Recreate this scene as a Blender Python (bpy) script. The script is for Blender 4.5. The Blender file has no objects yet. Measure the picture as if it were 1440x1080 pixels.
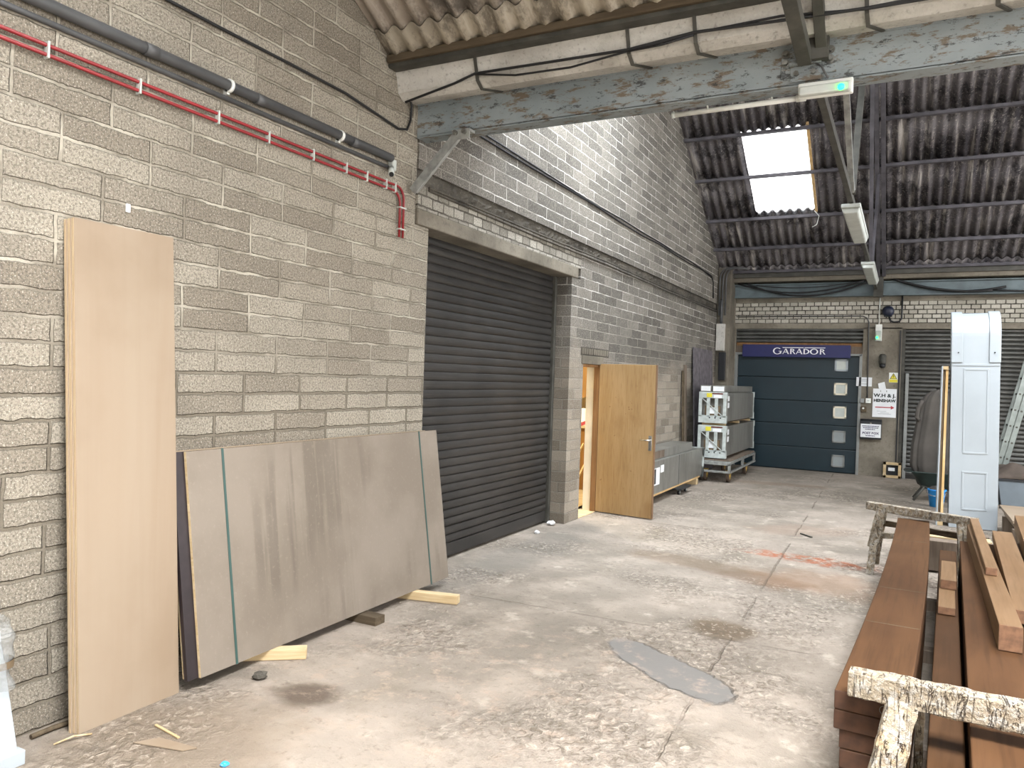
import bpy, bmesh, math, random
from mathutils import Vector, Matrix
random.seed(7)
PI = math.pi
C = bpy.context.scene.collection
sc = bpy.context.scene

# ------------------------------------------------------------------ camera, sky, light, exposure
F_PX, YAW, PITCH, ROLL, EYE = 1071.98, -.47603, -.00958, .03316, 1.65
fw = Vector((math.sin(YAW)*math.cos(PITCH), math.cos(YAW)*math.cos(PITCH), math.sin(PITCH)))
rt = Vector((math.cos(YAW), -math.sin(YAW), 0)); up = rt.cross(fw)
r_ = math.cos(ROLL)*rt + math.sin(ROLL)*up
u_ = -math.sin(ROLL)*rt + math.cos(ROLL)*up
cam = bpy.data.cameras.new('camera'); co = bpy.data.objects.new('camera', cam); C.objects.link(co)
M = Matrix((r_, u_, -fw)).transposed().to_4x4(); M.translation = (0, 0, EYE)
co.matrix_world = M
cam.sensor_fit = 'HORIZONTAL'; cam.sensor_width = 36; cam.lens = F_PX/1440*36; cam.clip_start = .05
sc.camera = co

world = bpy.data.worlds.new('overcast_sky'); sc.world = world; world.use_nodes = True
bg = world.node_tree.nodes['Background']
bg.inputs[0].default_value = (1.0, .985, .975, 1); bg.inputs[1].default_value = 1.0
sc.view_settings.view_transform = 'Standard'; sc.view_settings.look = 'None'
sc.view_settings.gamma = 1; sc.view_settings.use_curve_mapping = False
sc.view_settings.exposure = 2.6

def area_light(name, loc, rot, sx, sy, power, col=(1, .98, .95)):
    l = bpy.data.lights.new(name, 'AREA'); l.shape = 'RECTANGLE'; l.size = sx; l.size_y = sy; l.energy = power; l.color = col
    o = bpy.data.objects.new(name, l); C.objects.link(o); o.location = loc; o.rotation_euler = rot
    return o
# lamps above the rooflights, two of them added as fill (outside the roof, shining down through the openings)
area_light('daylight_rooflight', (-2.2, 7.6, 7.2), (0, 0, 0), 1.6, 2.4, 170, (.9, .95, 1))
area_light('fill_lamp_right', (2.3, 7.6, 7.4), (0, 0, 0), 2.0, 2.4, 200, (.95, .97, 1))  # extra lamp, added to brighten the far floor and timbers
area_light('fill_lamp_near', (1.3, .3, 7.6), (0, 0, 0), 2.8, 4.0, 960, (1, .975, .95))  # added fill for the near bay floor and wall

# ------------------------------------------------------------------ mesh helpers
class MB:
    def __init__(s): s.bm = bmesh.new()
    def _f(s, vs, mi=0, sm=False):
        try: f = s.bm.faces.new(vs)
        except ValueError: return None
        f.material_index = mi; f.smooth = sm; return f
    def box(s, x0, x1, y0, y1, z0, z1, mi=0):
        return s.hexa([(x0,y0,z0),(x1,y0,z0),(x1,y1,z0),(x0,y1,z0),(x0,y0,z1),(x1,y0,z1),(x1,y1,z1),(x0,y1,z1)], mi)
    def hexa(s, p, mi=0):
        v = [s.bm.verts.new(q) for q in p]
        for f in ((3,2,1,0),(4,5,6,7),(0,1,5,4),(1,2,6,5),(2,3,7,6),(3,0,4,7)): s._f([v[i] for i in f], mi)
        return v
    def bar(s, p0, p1, w, h, upv=(0,0,1), mi=0, w1=None, h1=None):
        p0, p1 = Vector(p0), Vector(p1); d = (p1-p0).normalized(); U = Vector(upv)
        S = d.cross(U)
        if S.length < 1e-4: S = d.cross(Vector((0,1,0)))
        S.normalize(); U = S.cross(d)
        w1 = w if w1 is None else w1; h1 = h if h1 is None else h1
        q = []
        for p, a, b in ((p0, w, h), (p1, w1, h1)):
            q += [p-S*a/2-U*b/2, p+S*a/2-U*b/2, p+S*a/2+U*b/2, p-S*a/2+U*b/2]
        v = [s.bm.verts.new(x) for x in q]
        for f in ((3,2,1,0),(4,5,6,7),(0,1,5,4),(1,2,6,5),(2,3,7,6),(3,0,4,7)): s._f([v[i] for i in f], mi)
    def cyl(s, p0, p1, r, r1=None, seg=14, mi=0, cap=True, sm=True):
        p0, p1 = Vector(p0), Vector(p1); d = (p1-p0).normalized()
        a = d.orthogonal().normalized(); b = d.cross(a); r1 = r if r1 is None else r1
        A, B = [], []
        for i in range(seg):
            t = 2*PI*i/seg; e = a*math.cos(t)+b*math.sin(t)
            A.append(s.bm.verts.new(p0+e*r)); B.append(s.bm.verts.new(p1+e*r1))
        for i in range(seg):
            j = (i+1) % seg; s._f([A[i], A[j], B[j], B[i]], mi, sm)
        if cap: s._f(A[::-1], mi); s._f(B, mi)
    def tube(s, pts, r, seg=8, mi=0):
        pts = [Vector(p) for p in pts]; rings = []; a = None
        for i, p in enumerate(pts):
            d = (pts[min(i+1, len(pts)-1)]-pts[max(i-1, 0)]).normalized()
            a = d.orthogonal().normalized() if a is None else (a-d*a.dot(d)).normalized()
            b = d.cross(a)
            rings.append([s.bm.verts.new(p+(a*math.cos(2*PI*k/seg)+b*math.sin(2*PI*k/seg))*r) for k in range(seg)])
        for A, B in zip(rings, rings[1:]):
            for k in range(seg): s._f([A[k], A[(k+1) % seg], B[(k+1) % seg], B[k]], mi, True)
        s._f(rings[0][::-1], mi); s._f(rings[-1], mi)
    def prism(s, pts, a0, a1, axis='x', mi=0, sm=False):
        def P(u, v, a): return {'x': (a, u, v), 'y': (u, a, v), 'z': (u, v, a)}[axis]
        A = [s.bm.verts.new(P(u, v, a0)) for u, v in pts]; B = [s.bm.verts.new(P(u, v, a1)) for u, v in pts]
        n = len(pts); s._f(A, mi); s._f(B[::-1], mi)
        for i in range(n): s._f([A[i], B[i], B[(i+1) % n], A[(i+1) % n]], mi, sm)
    def lathe(s, prof, c, seg=20, mi=0, axis='z'):
        rings = []
        for r, h in prof:
            ring = []
            for k in range(seg):
                t = 2*PI*k/seg; x, y = r*math.cos(t), r*math.sin(t)
                q = {'z': (x, y, h), 'x': (h, x, y), 'y': (x, h, y)}[axis]
                ring.append(s.bm.verts.new(Vector(c)+Vector(q)))
            rings.append(ring)
        for A, B in zip(rings, rings[1:]):
            for k in range(seg): s._f([A[k], A[(k+1) % seg], B[(k+1) % seg], B[k]], mi, True)
        s._f(rings[0][::-1], mi); s._f(rings[-1], mi)
    def grid(s, nu, nv, fn, mi=0, sm=True):
        V = [[s.bm.verts.new(fn(i/nu, j/nv)) for j in range(nv+1)] for i in range(nu+1)]
        for i in range(nu):
            for j in range(nv): s._f([V[i][j], V[i+1][j], V[i+1][j+1], V[i][j+1]], mi, sm)
    def build(s, name, mats, parent=None, bevel=0, local=False, thick=0, seg=2):
        bmesh.ops.recalc_face_normals(s.bm, faces=s.bm.faces[:])
        if parent is not None and not local:
            off = Vector(parent.location); q = parent.parent
            while q: off += Vector(q.location); q = q.parent
            bmesh.ops.translate(s.bm, verts=s.bm.verts[:], vec=-off)
        me = bpy.data.meshes.new(name); s.bm.to_mesh(me); s.bm.free()
        for m in (mats if isinstance(mats, (list, tuple)) else [mats]): me.materials.append(m)
        o = bpy.data.objects.new(name, me); C.objects.link(o)
        if parent is not None: o.parent = parent
        if thick:
            md = o.modifiers.new('thick', 'SOLIDIFY'); md.thickness = thick; md.offset = 0
        if bevel:
            md = o.modifiers.new('bevel', 'BEVEL'); md.width = bevel; md.segments = seg; md.limit_method = 'ANGLE'
        return o

def tag(o, label, cat, group=None, kind=None):
    o['label'] = label; o['category'] = cat
    if group: o['group'] = group
    if kind: o['kind'] = kind
    return o
def thing(name, label, cat, loc=(0,0,0), rot=(0,0,0), group=None):
    o = bpy.data.objects.new(name, None); C.objects.link(o); o.location = loc; o.rotation_euler = rot
    o.empty_display_size = .1
    return tag(o, label, cat, group)
def struct(o): o['kind'] = 'structure'; return o
def mbox(*a): m = MB(); m.box(*a); return m
def text(name, body, size, loc, rot, m, parent=None, sx=1, ext=.001, align='CENTER', bold=0):
    cu = bpy.data.curves.new(name, 'FONT'); cu.body = body; cu.size = size; cu.extrude = ext; cu.align_x = align; cu.align_y = 'CENTER'
    cu.offset = bold; cu.materials.append(m)
    o = bpy.data.objects.new(name, cu); C.objects.link(o)
    o.location = Vector(loc)-(Vector(parent.location) if parent else Vector((0,0,0))); o.rotation_euler = rot; o.scale = (sx, 1, 1)
    bpy.context.view_layer.update()
    me = bpy.data.meshes.new_from_object(o.evaluated_get(bpy.context.evaluated_depsgraph_get())); me.name = name
    q = bpy.data.objects.new(name, me); C.objects.link(q); q.location = o.location; q.rotation_euler = o.rotation_euler; q.scale = o.scale
    bpy.data.objects.remove(o); bpy.data.curves.remove(cu)
    if parent: q.parent = parent
    return q

# ------------------------------------------------------------------ materials
def hx(h):
    h = h.lstrip('#'); r = []
    for i in (0, 2, 4):
        c = int(h[i:i+2], 16)/255; r.append(c/12.92 if c <= .04045 else ((c+.055)/1.055)**2.4)
    return (*r, 1)
class NT:
    def __init__(s, name):
        s.m = bpy.data.materials.new(name); s.m.use_nodes = True; s.t = s.m.node_tree
        s.b = s.t.nodes['Principled BSDF']; s.co = None
    def n(s, ty, **kw):
        nd = s.t.nodes.new(ty)
        for k, v in kw.items(): setattr(nd, k, v)
        return nd
    def put(s, sock, v):
        if isinstance(v, bpy.types.NodeSocket): s.t.links.new(v, sock)
        elif isinstance(v, str): sock.default_value = hx(v)
        else: sock.default_value = v
    def obj(s):
        if s.co is None: s.co = s.n('ShaderNodeTexCoord').outputs['Object']
        return s.co
    def math(s, op, a, b=0.0, c=0.0, clamp=False):
        nd = s.n('ShaderNodeMath', operation=op, use_clamp=clamp)
        s.put(nd.inputs[0], a); s.put(nd.inputs[1], b); s.put(nd.inputs[2], c); return nd.outputs[0]
    def xyz(s, v=None):
        nd = s.n('ShaderNodeSeparateXYZ'); s.put(nd.inputs[0], v or s.obj()); return nd.outputs
    def comb(s, x, y, z):
        nd = s.n('ShaderNodeCombineXYZ')
        for i, q in enumerate((x, y, z)): s.put(nd.inputs[i], q)
        return nd.outputs[0]
    def scl(s, v, k):
        nd = s.n('ShaderNodeMapping'); s.put(nd.inputs['Vector'], v); nd.inputs['Scale'].default_value = k; return nd.outputs[0]
    def noise(s, scale, detail=4, rough=.55, v=None, dist=0):
        nd = s.n('ShaderNodeTexNoise'); s.put(nd.inputs['Vector'], v or s.obj())
        nd.inputs['Scale'].default_value = scale; nd.inputs['Detail'].default_value = detail
        nd.inputs['Roughness'].default_value = rough; nd.inputs['Distortion'].default_value = dist
        return nd.outputs['Fac']
    def voro(s, scale, v=None, feature='F1'):
        nd = s.n('ShaderNodeTexVoronoi', feature=feature); s.put(nd.inputs['Vector'], v or s.obj()); nd.inputs['Scale'].default_value = scale
        return nd.outputs['Distance']
    def ss(s, v, a, b, lo=0.0, hi=1.0):
        nd = s.n('ShaderNodeMapRange', interpolation_type='SMOOTHSTEP'); s.put(nd.inputs['Value'], v)
        nd.inputs['From Min'].default_value = a; nd.inputs['From Max'].default_value = b
        s.put(nd.inputs['To Min'], lo); s.put(nd.inputs['To Max'], hi); return nd.outputs[0]
    def mix(s, f, a, b, blend='MIX'):
        nd = s.n('ShaderNodeMix', data_type='RGBA', blend_type=blend); s.put(nd.inputs['Factor'], f)
        s.put(nd.inputs[6], a); s.put(nd.inputs[7], b); return nd.outputs[2]
    def ramp(s, f, *st):
        nd = s.n('ShaderNodeValToRGB'); s.put(nd.inputs[0], f); e = nd.color_ramp.elements
        while len(e) < len(st): e.new(.5)
        for q, (p, c) in zip(e, st): q.position = p; q.color = hx(c)
        return nd.outputs[0]
    def bump(s, h, strength=.4, dist=.01):
        nd = s.n('ShaderNodeBump'); s.put(nd.inputs['Height'], h); nd.inputs['Strength'].default_value = strength
        nd.inputs['Distance'].default_value = dist
        s.t.links.new(nd.outputs[0], s.b.inputs['Normal'])
    def out(s, col, rough=.7, metal=0.0, spec=None):
        s.put(s.b.inputs['Base Color'], col); s.put(s.b.inputs['Roughness'], rough); s.put(s.b.inputs['Metallic'], metal)
        if spec is not None: s.put(s.b.inputs['Specular IOR Level'], spec)
        return s.m

def plain(name, col, rough=.6, metal=0, var=.12, scale=6, bump=0, spec=None):
    n = NT(name); f = n.noise(scale, 5)
    k = n.ss(f, .3, .7, 1-var, 1+var*.5); g = n.comb(k, k, k)
    if bump: n.bump(n.noise(scale*8, 4), bump, .004)
    return n.out(n.mix(1, col, g, 'MULTIPLY'), rough, metal, spec)

def block_mat(name, bw, bh, mortar, ca, cb, mort_hi, mort_lo, zsplit, pair, speck=.35, wob=.012, bump=.7, shift0=.0, dirt='#4a463e', dirtf=.5, low=False):
    n = NT(name); x, y, z = n.xyz()
    w1 = n.math('MULTIPLY', n.math('SUBTRACT', n.noise(5, 2), .5), wob*2)
    w2 = n.math('MULTIPLY', n.math('SUBTRACT', n.noise(7, 3, v=n.scl(n.obj(), (1, 1.3, 1.1))), .5), wob*2)
    w3 = n.math('MULTIPLY', n.math('SUBTRACT', n.noise(40, 2), .5), wob*.8)
    u = n.math('ADD', n.math('ADD', n.math('ADD', x, y), w1), shift0); v = n.math('ADD', n.math('ADD', z, w2), w3)
    vr = n.math('DIVIDE', v, bh); row = n.math('FLOOR', vr)
    pr = n.math('FLOOR', n.math('DIVIDE', row, 2.0)) if pair else row
    jig = n.n('ShaderNodeTexWhiteNoise', noise_dimensions='1D'); n.put(jig.inputs['W'], pr)
    sh = n.math('ADD', n.math('MULTIPLY', n.math('FLOORED_MODULO', pr, 2.0), .5), n.math('MULTIPLY', jig.outputs['Value'], .14))
    uu = n.math('ADD', n.math('DIVIDE', u, bw), sh); col = n.math('FLOOR', uu)
    fu = n.math('FRACT', uu); fv = n.math('FRACT', vr)
    du = n.math('MULTIPLY', n.math('MINIMUM', fu, n.math('SUBTRACT', 1.0, fu)), bw)
    dv = n.math('MULTIPLY', n.math('MINIMUM', fv, n.math('SUBTRACT', 1.0, fv)), bh)
    d = n.math('MINIMUM', du, dv)
    edge = n.ss(n.math('ADD', d, n.math('MULTIPLY', n.math('SUBTRACT', n.noise(22, 3), .5), mortar*.9)), mortar*.55, mortar*1.05)   # 1 = block
    rnd = n.n('ShaderNodeTexWhiteNoise', noise_dimensions='2D'); n.put(rnd.inputs['Vector'], n.comb(col, row, 0.0))
    base = n.mix(rnd.outputs['Value'], ca, cb)
    sp = n.ss(n.noise(80, 3, .75), .38, .56); big = n.ss(n.noise(1.1, 5, .6), .36, .66)
    base = n.mix(n.math('MULTIPLY', n.math('SUBTRACT', 1.0, sp), speck), base, dirt)
    base = n.mix(n.math('MULTIPLY', big, dirtf), base, n.mix(.5, base, dirt))
    if low: base = n.mix(n.ss(n.math('ADD', z, n.math('MULTIPLY', n.noise(1.2, 4), 1.2)), 2.1, 2.7, .5, 0), base, n.mix(rnd.outputs['Value'], '#b0a594', '#8a7f70'))
    mcol = n.mix(n.ss(n.math('ADD', z, n.math('MULTIPLY', n.noise(.8, 3), .6)), zsplit, zsplit+.6), mort_lo, mort_hi)
    base = n.mix(n.ss(n.noise(120, 3, .75), .56, .68, 0, speck*.9), base, '#e6e0d2')
    mcol = n.mix(n.ss(n.noise(3.5, 4), .38, .6, 0, .85), mcol, n.mix(.7, base, mort_lo))
    rim = n.math('MULTIPLY', n.ss(edge, .05, .4), n.ss(edge, .5, .95, 1, 0))
    rimk = n.math('MULTIPLY', rim, n.ss(n.noise(2.6, 4), .42, .56, 0, .75))
    h = n.math('ADD', n.math('MULTIPLY', edge, .8), n.math('ADD', n.math('MULTIPLY', n.noise(75, 4, .7), .55), n.math('MULTIPLY', n.noise(14, 3), .25)))
    n.bump(h, bump, .014)
    return n.out(n.mix(rimk, n.mix(edge, mcol, base), dirt), .92, 0, .2)

M_ = {}
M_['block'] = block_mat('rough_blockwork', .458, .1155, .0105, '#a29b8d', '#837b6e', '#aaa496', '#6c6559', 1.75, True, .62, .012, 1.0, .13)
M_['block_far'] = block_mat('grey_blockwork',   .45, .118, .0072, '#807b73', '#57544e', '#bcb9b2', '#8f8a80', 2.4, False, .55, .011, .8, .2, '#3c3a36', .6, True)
M_['white_brick'] = block_mat('pale_brick_band', .150, .0825, .0105, '#cbc7bc', '#a5a195', '#37342f', '#37342f', 9, False, .3, .004, .5, .05, '#6d685e', .4)
M_['lintel_brick'] = block_mat('dirty_lintel_brick', .16, .082, .008, '#aca89d', '#77736a', '#4a463f', '#4a463f', 9, False, .5, .01, .7, .05, '#4c4840', .8)
def concrete(name, a, b, d, scale=1.5, bump=.5, rough=.9):
    n = NT(name); f = n.noise(scale, 7, .62); g = n.noise(scale*14, 5, .65)
    c = n.mix(n.ss(f, .34, .68), a, b); c = n.mix(n.ss(g, .52, .75, 0, .6), c, d)
    n.bump(n.math('ADD', n.math('MULTIPLY', g, .6), n.noise(70, 3)), bump, .008)
    return n.out(c, rough, 0, .25)
M_['concrete'] = concrete('lintel_concrete', '#7d776b', '#5f5a50', '#48443c')
M_['band'] = concrete('dark_concrete_band', '#57534b', '#3a3732', '#837d72', 3, .9)
M_['column'] = concrete('column_concrete', '#7a7468', '#59544b', '#3f3b35')
M_['backwall'] = concrete('back_wall_concrete', '#8a8477', '#6d675c', '#565147', 1.8, .5)
M_['gutter'] = concrete('lime_streaked_gutter', '#c4c2bb', '#a4a199', '#6a665f', 2.2, .9)

# floor
def floor_mat():
    n = NT('worn_concrete_floor'); x, y, z = n.xyz()
    P = n.comb(x, y, 0.0)
    big = n.noise(.55, 6, .6, P); mid = n.noise(2.3, 6, .62, P); fine = n.noise(16, 6, .7, P); grit = n.noise(85, 3, .7, P)
    c = n.mix(n.ss(big, .36, .62), '#958b80', '#7f776c')
    c = n.mix(n.ss(mid, .42, .7, 0, .6), c, '#a99d90')
    c = n.mix(n.ss(n.noise(1.3, 5, .65, n.scl(P, (1.4, .8, 1))), .56, .72, 0, .7), c, '#7d7466')
    c = n.mix(n.ss(n.noise(3.7, 5, .6, P), .58, .7, 0, .6), c, '#b9aea0')
    c = n.mix(n.ss(fine, .52, .74, 0, .6), c, '#5f574c')
    c = n.mix(n.ss(grit, .6, .75, 0, .5), c, '#b8ae9f')
    wob = n.math('MULTIPLY', n.math('SUBTRACT', n.noise(3, 5, .6, P), .5), 1.7)
    def spot(cx, cy, a, b, ang=0.0, edge=.25, wk=1.0):
        dx = n.math('SUBTRACT', x, cx); dy = n.math('SUBTRACT', y, cy); ca, sa = math.cos(ang), math.sin(ang)
        p = n.math('DIVIDE', n.math('ADD', n.math('MULTIPLY', dx, ca), n.math('MULTIPLY', dy, sa)), a)
        q = n.math('DIVIDE', n.math('SUBTRACT', n.math('MULTIPLY', dy, ca), n.math('MULTIPLY', dx, sa)), b)
        r = n.math('ADD', n.math('SQRT', n.math('ADD', n.math('MULTIPLY', p, p), n.math('MULTIPLY', q, q))), n.math('MULTIPLY', wob, wk))
        return n.ss(r, 1.0-edge, 1.0+edge, 1.0, 0.0)
    smooth = spot(-1.17, 4.33, .52, .17, -.62, .07, .55)
    c = n.mix(n.math('MULTIPLY', smooth, .92), c, '#6b6966')
    for (cx, cy, a, b, an, col, k) in ((-2.68, 2.98, .17, .13, 0, '#4e4135', .8), (-1.02, 5.2, .2, .2, .3, '#65543f', .75), (-1.05, 6.75, .42, .2, -.25, '#6d5a49', .7),
            (-1.75, 7.0, .6, .2, -.2, '#74624f', .5), (-.6, 6.9, .5, .4, .3, '#85674f', .45), (-2.75, 2.3, .5, .45, 0, '#7f6f5b', .5), (-2.9, 9.9, .6, .9, 0, '#756c60', .4), (-1.0, 9.3, .55, .3, .5, '#8a7768', .5), (-1.9, 13.4, .9, .2, .1, '#83705f', .55), (-3.1, 6.5, .3, 1.6, 0, '#77726a', .55)):
        c = n.mix(n.math('MULTIPLY', spot(cx, cy, a, b, an, .4), k), c, col)
    c = n.mix(n.math('MULTIPLY', n.math('MULTIPLY', spot(-.72, 7.75, .55, .16, -.12, .5, 1.3), n.ss(n.noise(9, 4, .6, P), .38, .6)), .9), c, '#94502f')
    c = n.mix(n.math('MULTIPLY', n.math('MULTIPLY', spot(-1.95, 3.6, 1.2, .9, .4, .6, 1.1), n.ss(n.noise(7, 5, .7, P), .5, .68)), .7), c, '#a99787')
    def line(px, py, ang, w):
        ca, sa = math.cos(ang), math.sin(ang)
        d = n.math('ADD', n.math('MULTIPLY', n.math('SUBTRACT', x, px), ca), n.math('MULTIPLY', n.math('SUBTRACT', y, py), sa))
        d = n.math('ABSOLUTE', n.math('ADD', d, n.math('MULTIPLY', n.math('SUBTRACT', n.noise(5, 4, .6, P), .5), .05)))
        return n.ss(d, w*.4, w, 1.0, 0.0)
    cr = n.math('MAXIMUM', n.math('MAXIMUM', line(-.95, 5, .02, .011), line(0, 5.05, PI/2+.03, .009)), n.math('MAXIMUM', line(0, 8.6, PI/2-.03, .012), line(0, 11.9, PI/2, .012)))
    cr = n.math('MULTIPLY', cr, n.ss(n.noise(1.7, 3, .5, P), .42, .55))
    c = n.mix(n.math('MULTIPLY', cr, .5), c, '#63584c')
    pit = n.noise(24, 4, .65, n.comb(n.math('MULTIPLY', x, 1.0), n.math('MULTIPLY', y, .8), 0.0), .8)
    rug = n.math('MULTIPLY', n.ss(n.noise(.7, 4, .55, n.comb(n.math('ADD', x, 3.1), y, 0.0)), .46, .6), n.math('SUBTRACT', 1.0, smooth))
    c = n.mix(n.math('MULTIPLY', rug, n.ss(pit, .36, .5, .75, 0)), c, '#6a6053'); c = n.mix(n.math('MULTIPLY', rug, n.ss(pit, .54, .66, 0, .8)), c, '#bcb0a1')  # shade in pits and light on ridges painted into the colour
    rough_area = n.ss(n.noise(.8, 4, .5, P), .42, .6)
    h = n.math('ADD', n.math('ADD', n.math('MULTIPLY', mid, .7), n.math('MULTIPLY', fine, n.math('ADD', n.math('MULTIPLY', rough_area, .7), .3))), n.math('MULTIPLY', grit, .22))
    h = n.math('SUBTRACT', n.math('MULTIPLY', h, n.math('SUBTRACT', 1.0, n.math('MULTIPLY', smooth, .9))), n.math('MULTIPLY', cr, .5))
    h = n.math('ADD', h, n.math('MULTIPLY', n.math('MULTIPLY', rug, pit), 1.6))
    n.bump(h, .85, .035)
    return n.out(c, n.math('SUBTRACT', .88, n.math('MULTIPLY', smooth, .25)), 0, .3)
M_['floor'] = floor_mat()

def wood(name, a, b, d, axis='y', sc_=1.0, rough=.55, ring=9.0, bump=.15, patch=.25, gk=.5):
    n = NT(name); k = {'x': (.12, 1, 1), 'y': (1, .12, 1), 'z': (1, 1, .12)}[axis]
    v = n.scl(n.obj(), k)
    f = n.noise(ring*sc_, 5, .6, v, 1.2); g = n.noise(60*sc_, 4, .6, n.scl(n.obj(), tuple(q if q == 1 else .03 for q in k)))
    c = n.mix(n.ss(f, .34, .66), a, b); c = n.mix(n.ss(g, .48, .7, 0, gk), c, d)
    c = n.mix(n.ss(n.noise(1.6, 4), .42, .68, 0, patch), c, d)
    n.bump(n.math('ADD', g, n.math('MULTIPLY', f, .4)), bump, .004)
    return n.out(c, rough, 0, .12)
M_['ply'] = wood('birch_plywood', '#918372', '#8a7a68', '#7f6e5b', 'z', .25, .6, 5, .05, .45, .12)
def ply_edge(name, axis, period):
    n = NT(name); x, y, z = n.xyz(); q = {'x': x, 'y': y, 'z': z}[axis]
    f = n.math('FRACT', n.math('DIVIDE', q, period)); s_ = n.ss(n.math('ABSOLUTE', n.math('SUBTRACT', f, .5)), .2, .3)
    return n.out(n.mix(s_, '#d8c7a8', '#9c7f60'), .7)
M_['ply_edge'] = ply_edge('plywood_edge', 'x', .0062)
def mdf():
    n = NT('weathered_board_face'); x, y, z = n.xyz()
    c = n.mix(n.ss(n.noise(1.7, 5), .35, .65), '#7d7469', '#70675c')
    run = n.noise(11, 3, .6, n.scl(n.obj(), (1, 1, .05)))
    patch = n.math('MULTIPLY', n.ss(n.noise(1.3, 3, .5, n.scl(n.obj(), (1, 1, .55))), .5, .64), n.ss(run, .46, .6))
    c = n.mix(n.math('MULTIPLY', patch, .5), c, '#585046')
    c = n.mix(n.ss(n.noise(45, 3), .55, .75, 0, .3), c, '#8b8175')
    n.bump(n.noise(120, 2), .12, .003)
    return n.out(c, .75, 0, .3)
M_['mdf'] = mdf()
M_['pale_wood'] = wood('pale_softwood', '#c9b694', '#bba57f', '#a1855c', 'x', 1, .7, 14, .1)
M_['pale_wood_y'] = wood('pale_softwood_long', '#dcc195', '#c9a874', '#ab8554', 'y', 1, .7, 14, .1)
M_['pale_wood_z'] = wood('pale_softwood_upright', '#dcc195', '#cba973', '#ab8554', 'z', 1, .7, 14, .1)
M_['dark_ply'] = plain('dark_film_faced_ply', '#241c1f', .5, 0, .3, 12)
M_['strap'] = plain('green_strap', '#2e4a45', .5)
M_['sapele'] = wood('sapele_plank_face', '#4d3725', '#412d1d', '#332315', 'y', .8, .55, 7, .18, .4)
M_['sapele_worn'] = wood('sapele_sawn_face', '#553c27', '#493220', '#3a2819', 'y', .7, .65, 5, .2, .4)
M_['sapele_light'] = wood('planed_sapele', '#7d654c', '#725940', '#5f4831', 'y', .9, .5, 8, .12, .2)
M_['sapele_end'] = plain('sapele_end_grain', '#76563f', .75, 0, .3, 30)
M_['sapele_dark_end'] = plain('sapele_dark_end_grain', '#4c3222', .8, 0, .35, 20)
def crust():
    n = NT('crusted_painted_timber')
    f = n.noise(13, 6, .7); v = n.voro(26); g = n.noise(34, 5, .7)
    c = n.mix(n.ss(f, .3, .5), '#766047', '#988c78'); c = n.mix(n.ss(g, .46, .6, 0, .9), c, '#aca79d')
    c = n.mix(n.ss(n.noise(6, 4, .6), .6, .68, 0, .6), c, '#b39a74')
    crk = n.math('ABSOLUTE', n.math('SUBTRACT', n.noise(11, 4, .6, n.scl(n.obj(), (3.2, .7, .5)), .6), .5))
    crk = n.ss(crk, 0, .02, 1, 0); c = n.mix(n.math('MULTIPLY', crk, .85), c, '#463526')
    n.bump(n.math('SUBTRACT', n.math('ADD', f, n.math('MULTIPLY', g, .6)), n.math('MULTIPLY', crk, .7)), 1.0, .03)
    return n.out(c, .75)
M_['crust'] = crust()

def beam_mat():
    n = NT('scuffed_grey_blue_paint'); v = n.scl(n.obj(), (.45, 1, 1.6))
    c = n.mix(n.ss(n.noise(1.2, 5), .35, .65), '#8a9294', '#767f82')
    c = n.mix(n.ss(n.noise(11, 6, .75, v), .52, .6, 0, .85), c, '#63523d')
    c = n.mix(n.ss(n.noise(17, 6, .8, n.scl(n.obj(), (.45, 1, 1.3))), .555, .6, 0, .8), c, '#2c2d2d')
    c = n.mix(n.ss(n.noise(30, 4, .7), .6, .7, 0, .5), c, '#868c89')
    n.bump(n.noise(25, 5), .35, .006)
    return n.out(c, .6, 0, .4)
M_['beam'] = beam_mat()
M_['beam_back'] = plain('dull_blue_grey_paint', '#5f6c70', .6, 0, .25, 4)
M_['dark_steel'] = plain('grimy_dark_steel', '#494842', .65, .2, .35, 7, .3)
M_['purlin'] = plain('grimy_roof_steel', '#57555b', .7, .1, .35, 5, .3)
M_['galv'] = plain('galvanised_steel', '#a6a9a6', .45, .6, .3, 14, .2)
M_['bolt'] = plain('steel_bolt', '#7f7f7a', .45, .7, .3, 30)
M_['cable'] = plain('black_cable', '#17181a', .55)
M_['rustwood'] = wood('brown_timber_strip', '#5f5444', '#4d4336', '#39322a', 'x', 1, .85, 10, .3)
def roof_mat(name, a, b, streak, dark, sl):
    n = NT(name)
    v = n.scl(n.obj(), (5.5, .35, .35))
    c = n.mix(n.ss(n.noise(.8, 5), .38, .64), a, b)
    c = n.mix(n.ss(n.noise(1.6, 5, .7, v), .52, .68, 0, .8), c, streak)
    c = n.mix(n.ss(n.noise(3.2, 6, .75, n.scl(n.obj(), (1, .5, .5))), .48, .62, 0, .85), c, dark)
    c = n.mix(n.ss(n.noise(26, 4, .7), .55, .7, 0, sl), c, streak)
    n.bump(n.noise(30, 5, .7), .4, .01)
    return n.out(c, .9, 0, .15)
M_['roof'] = roof_mat('dark_corrugated_cement', '#6d6a6c', '#504d51', '#b5b0aa', '#29282c', .55)  # darker tone than the near-bay sheets, broken by pale streaks
M_['roof_near'] = roof_mat('streaked_corrugated_cement', '#b5aca0', '#988f84', '#cfc8c0', '#5a554f', .3)
M_['eave'] = roof_mat('pale_eave_filler', '#a59d8d', '#8d8577', '#b7afa1', '#5c554b', .2)
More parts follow.
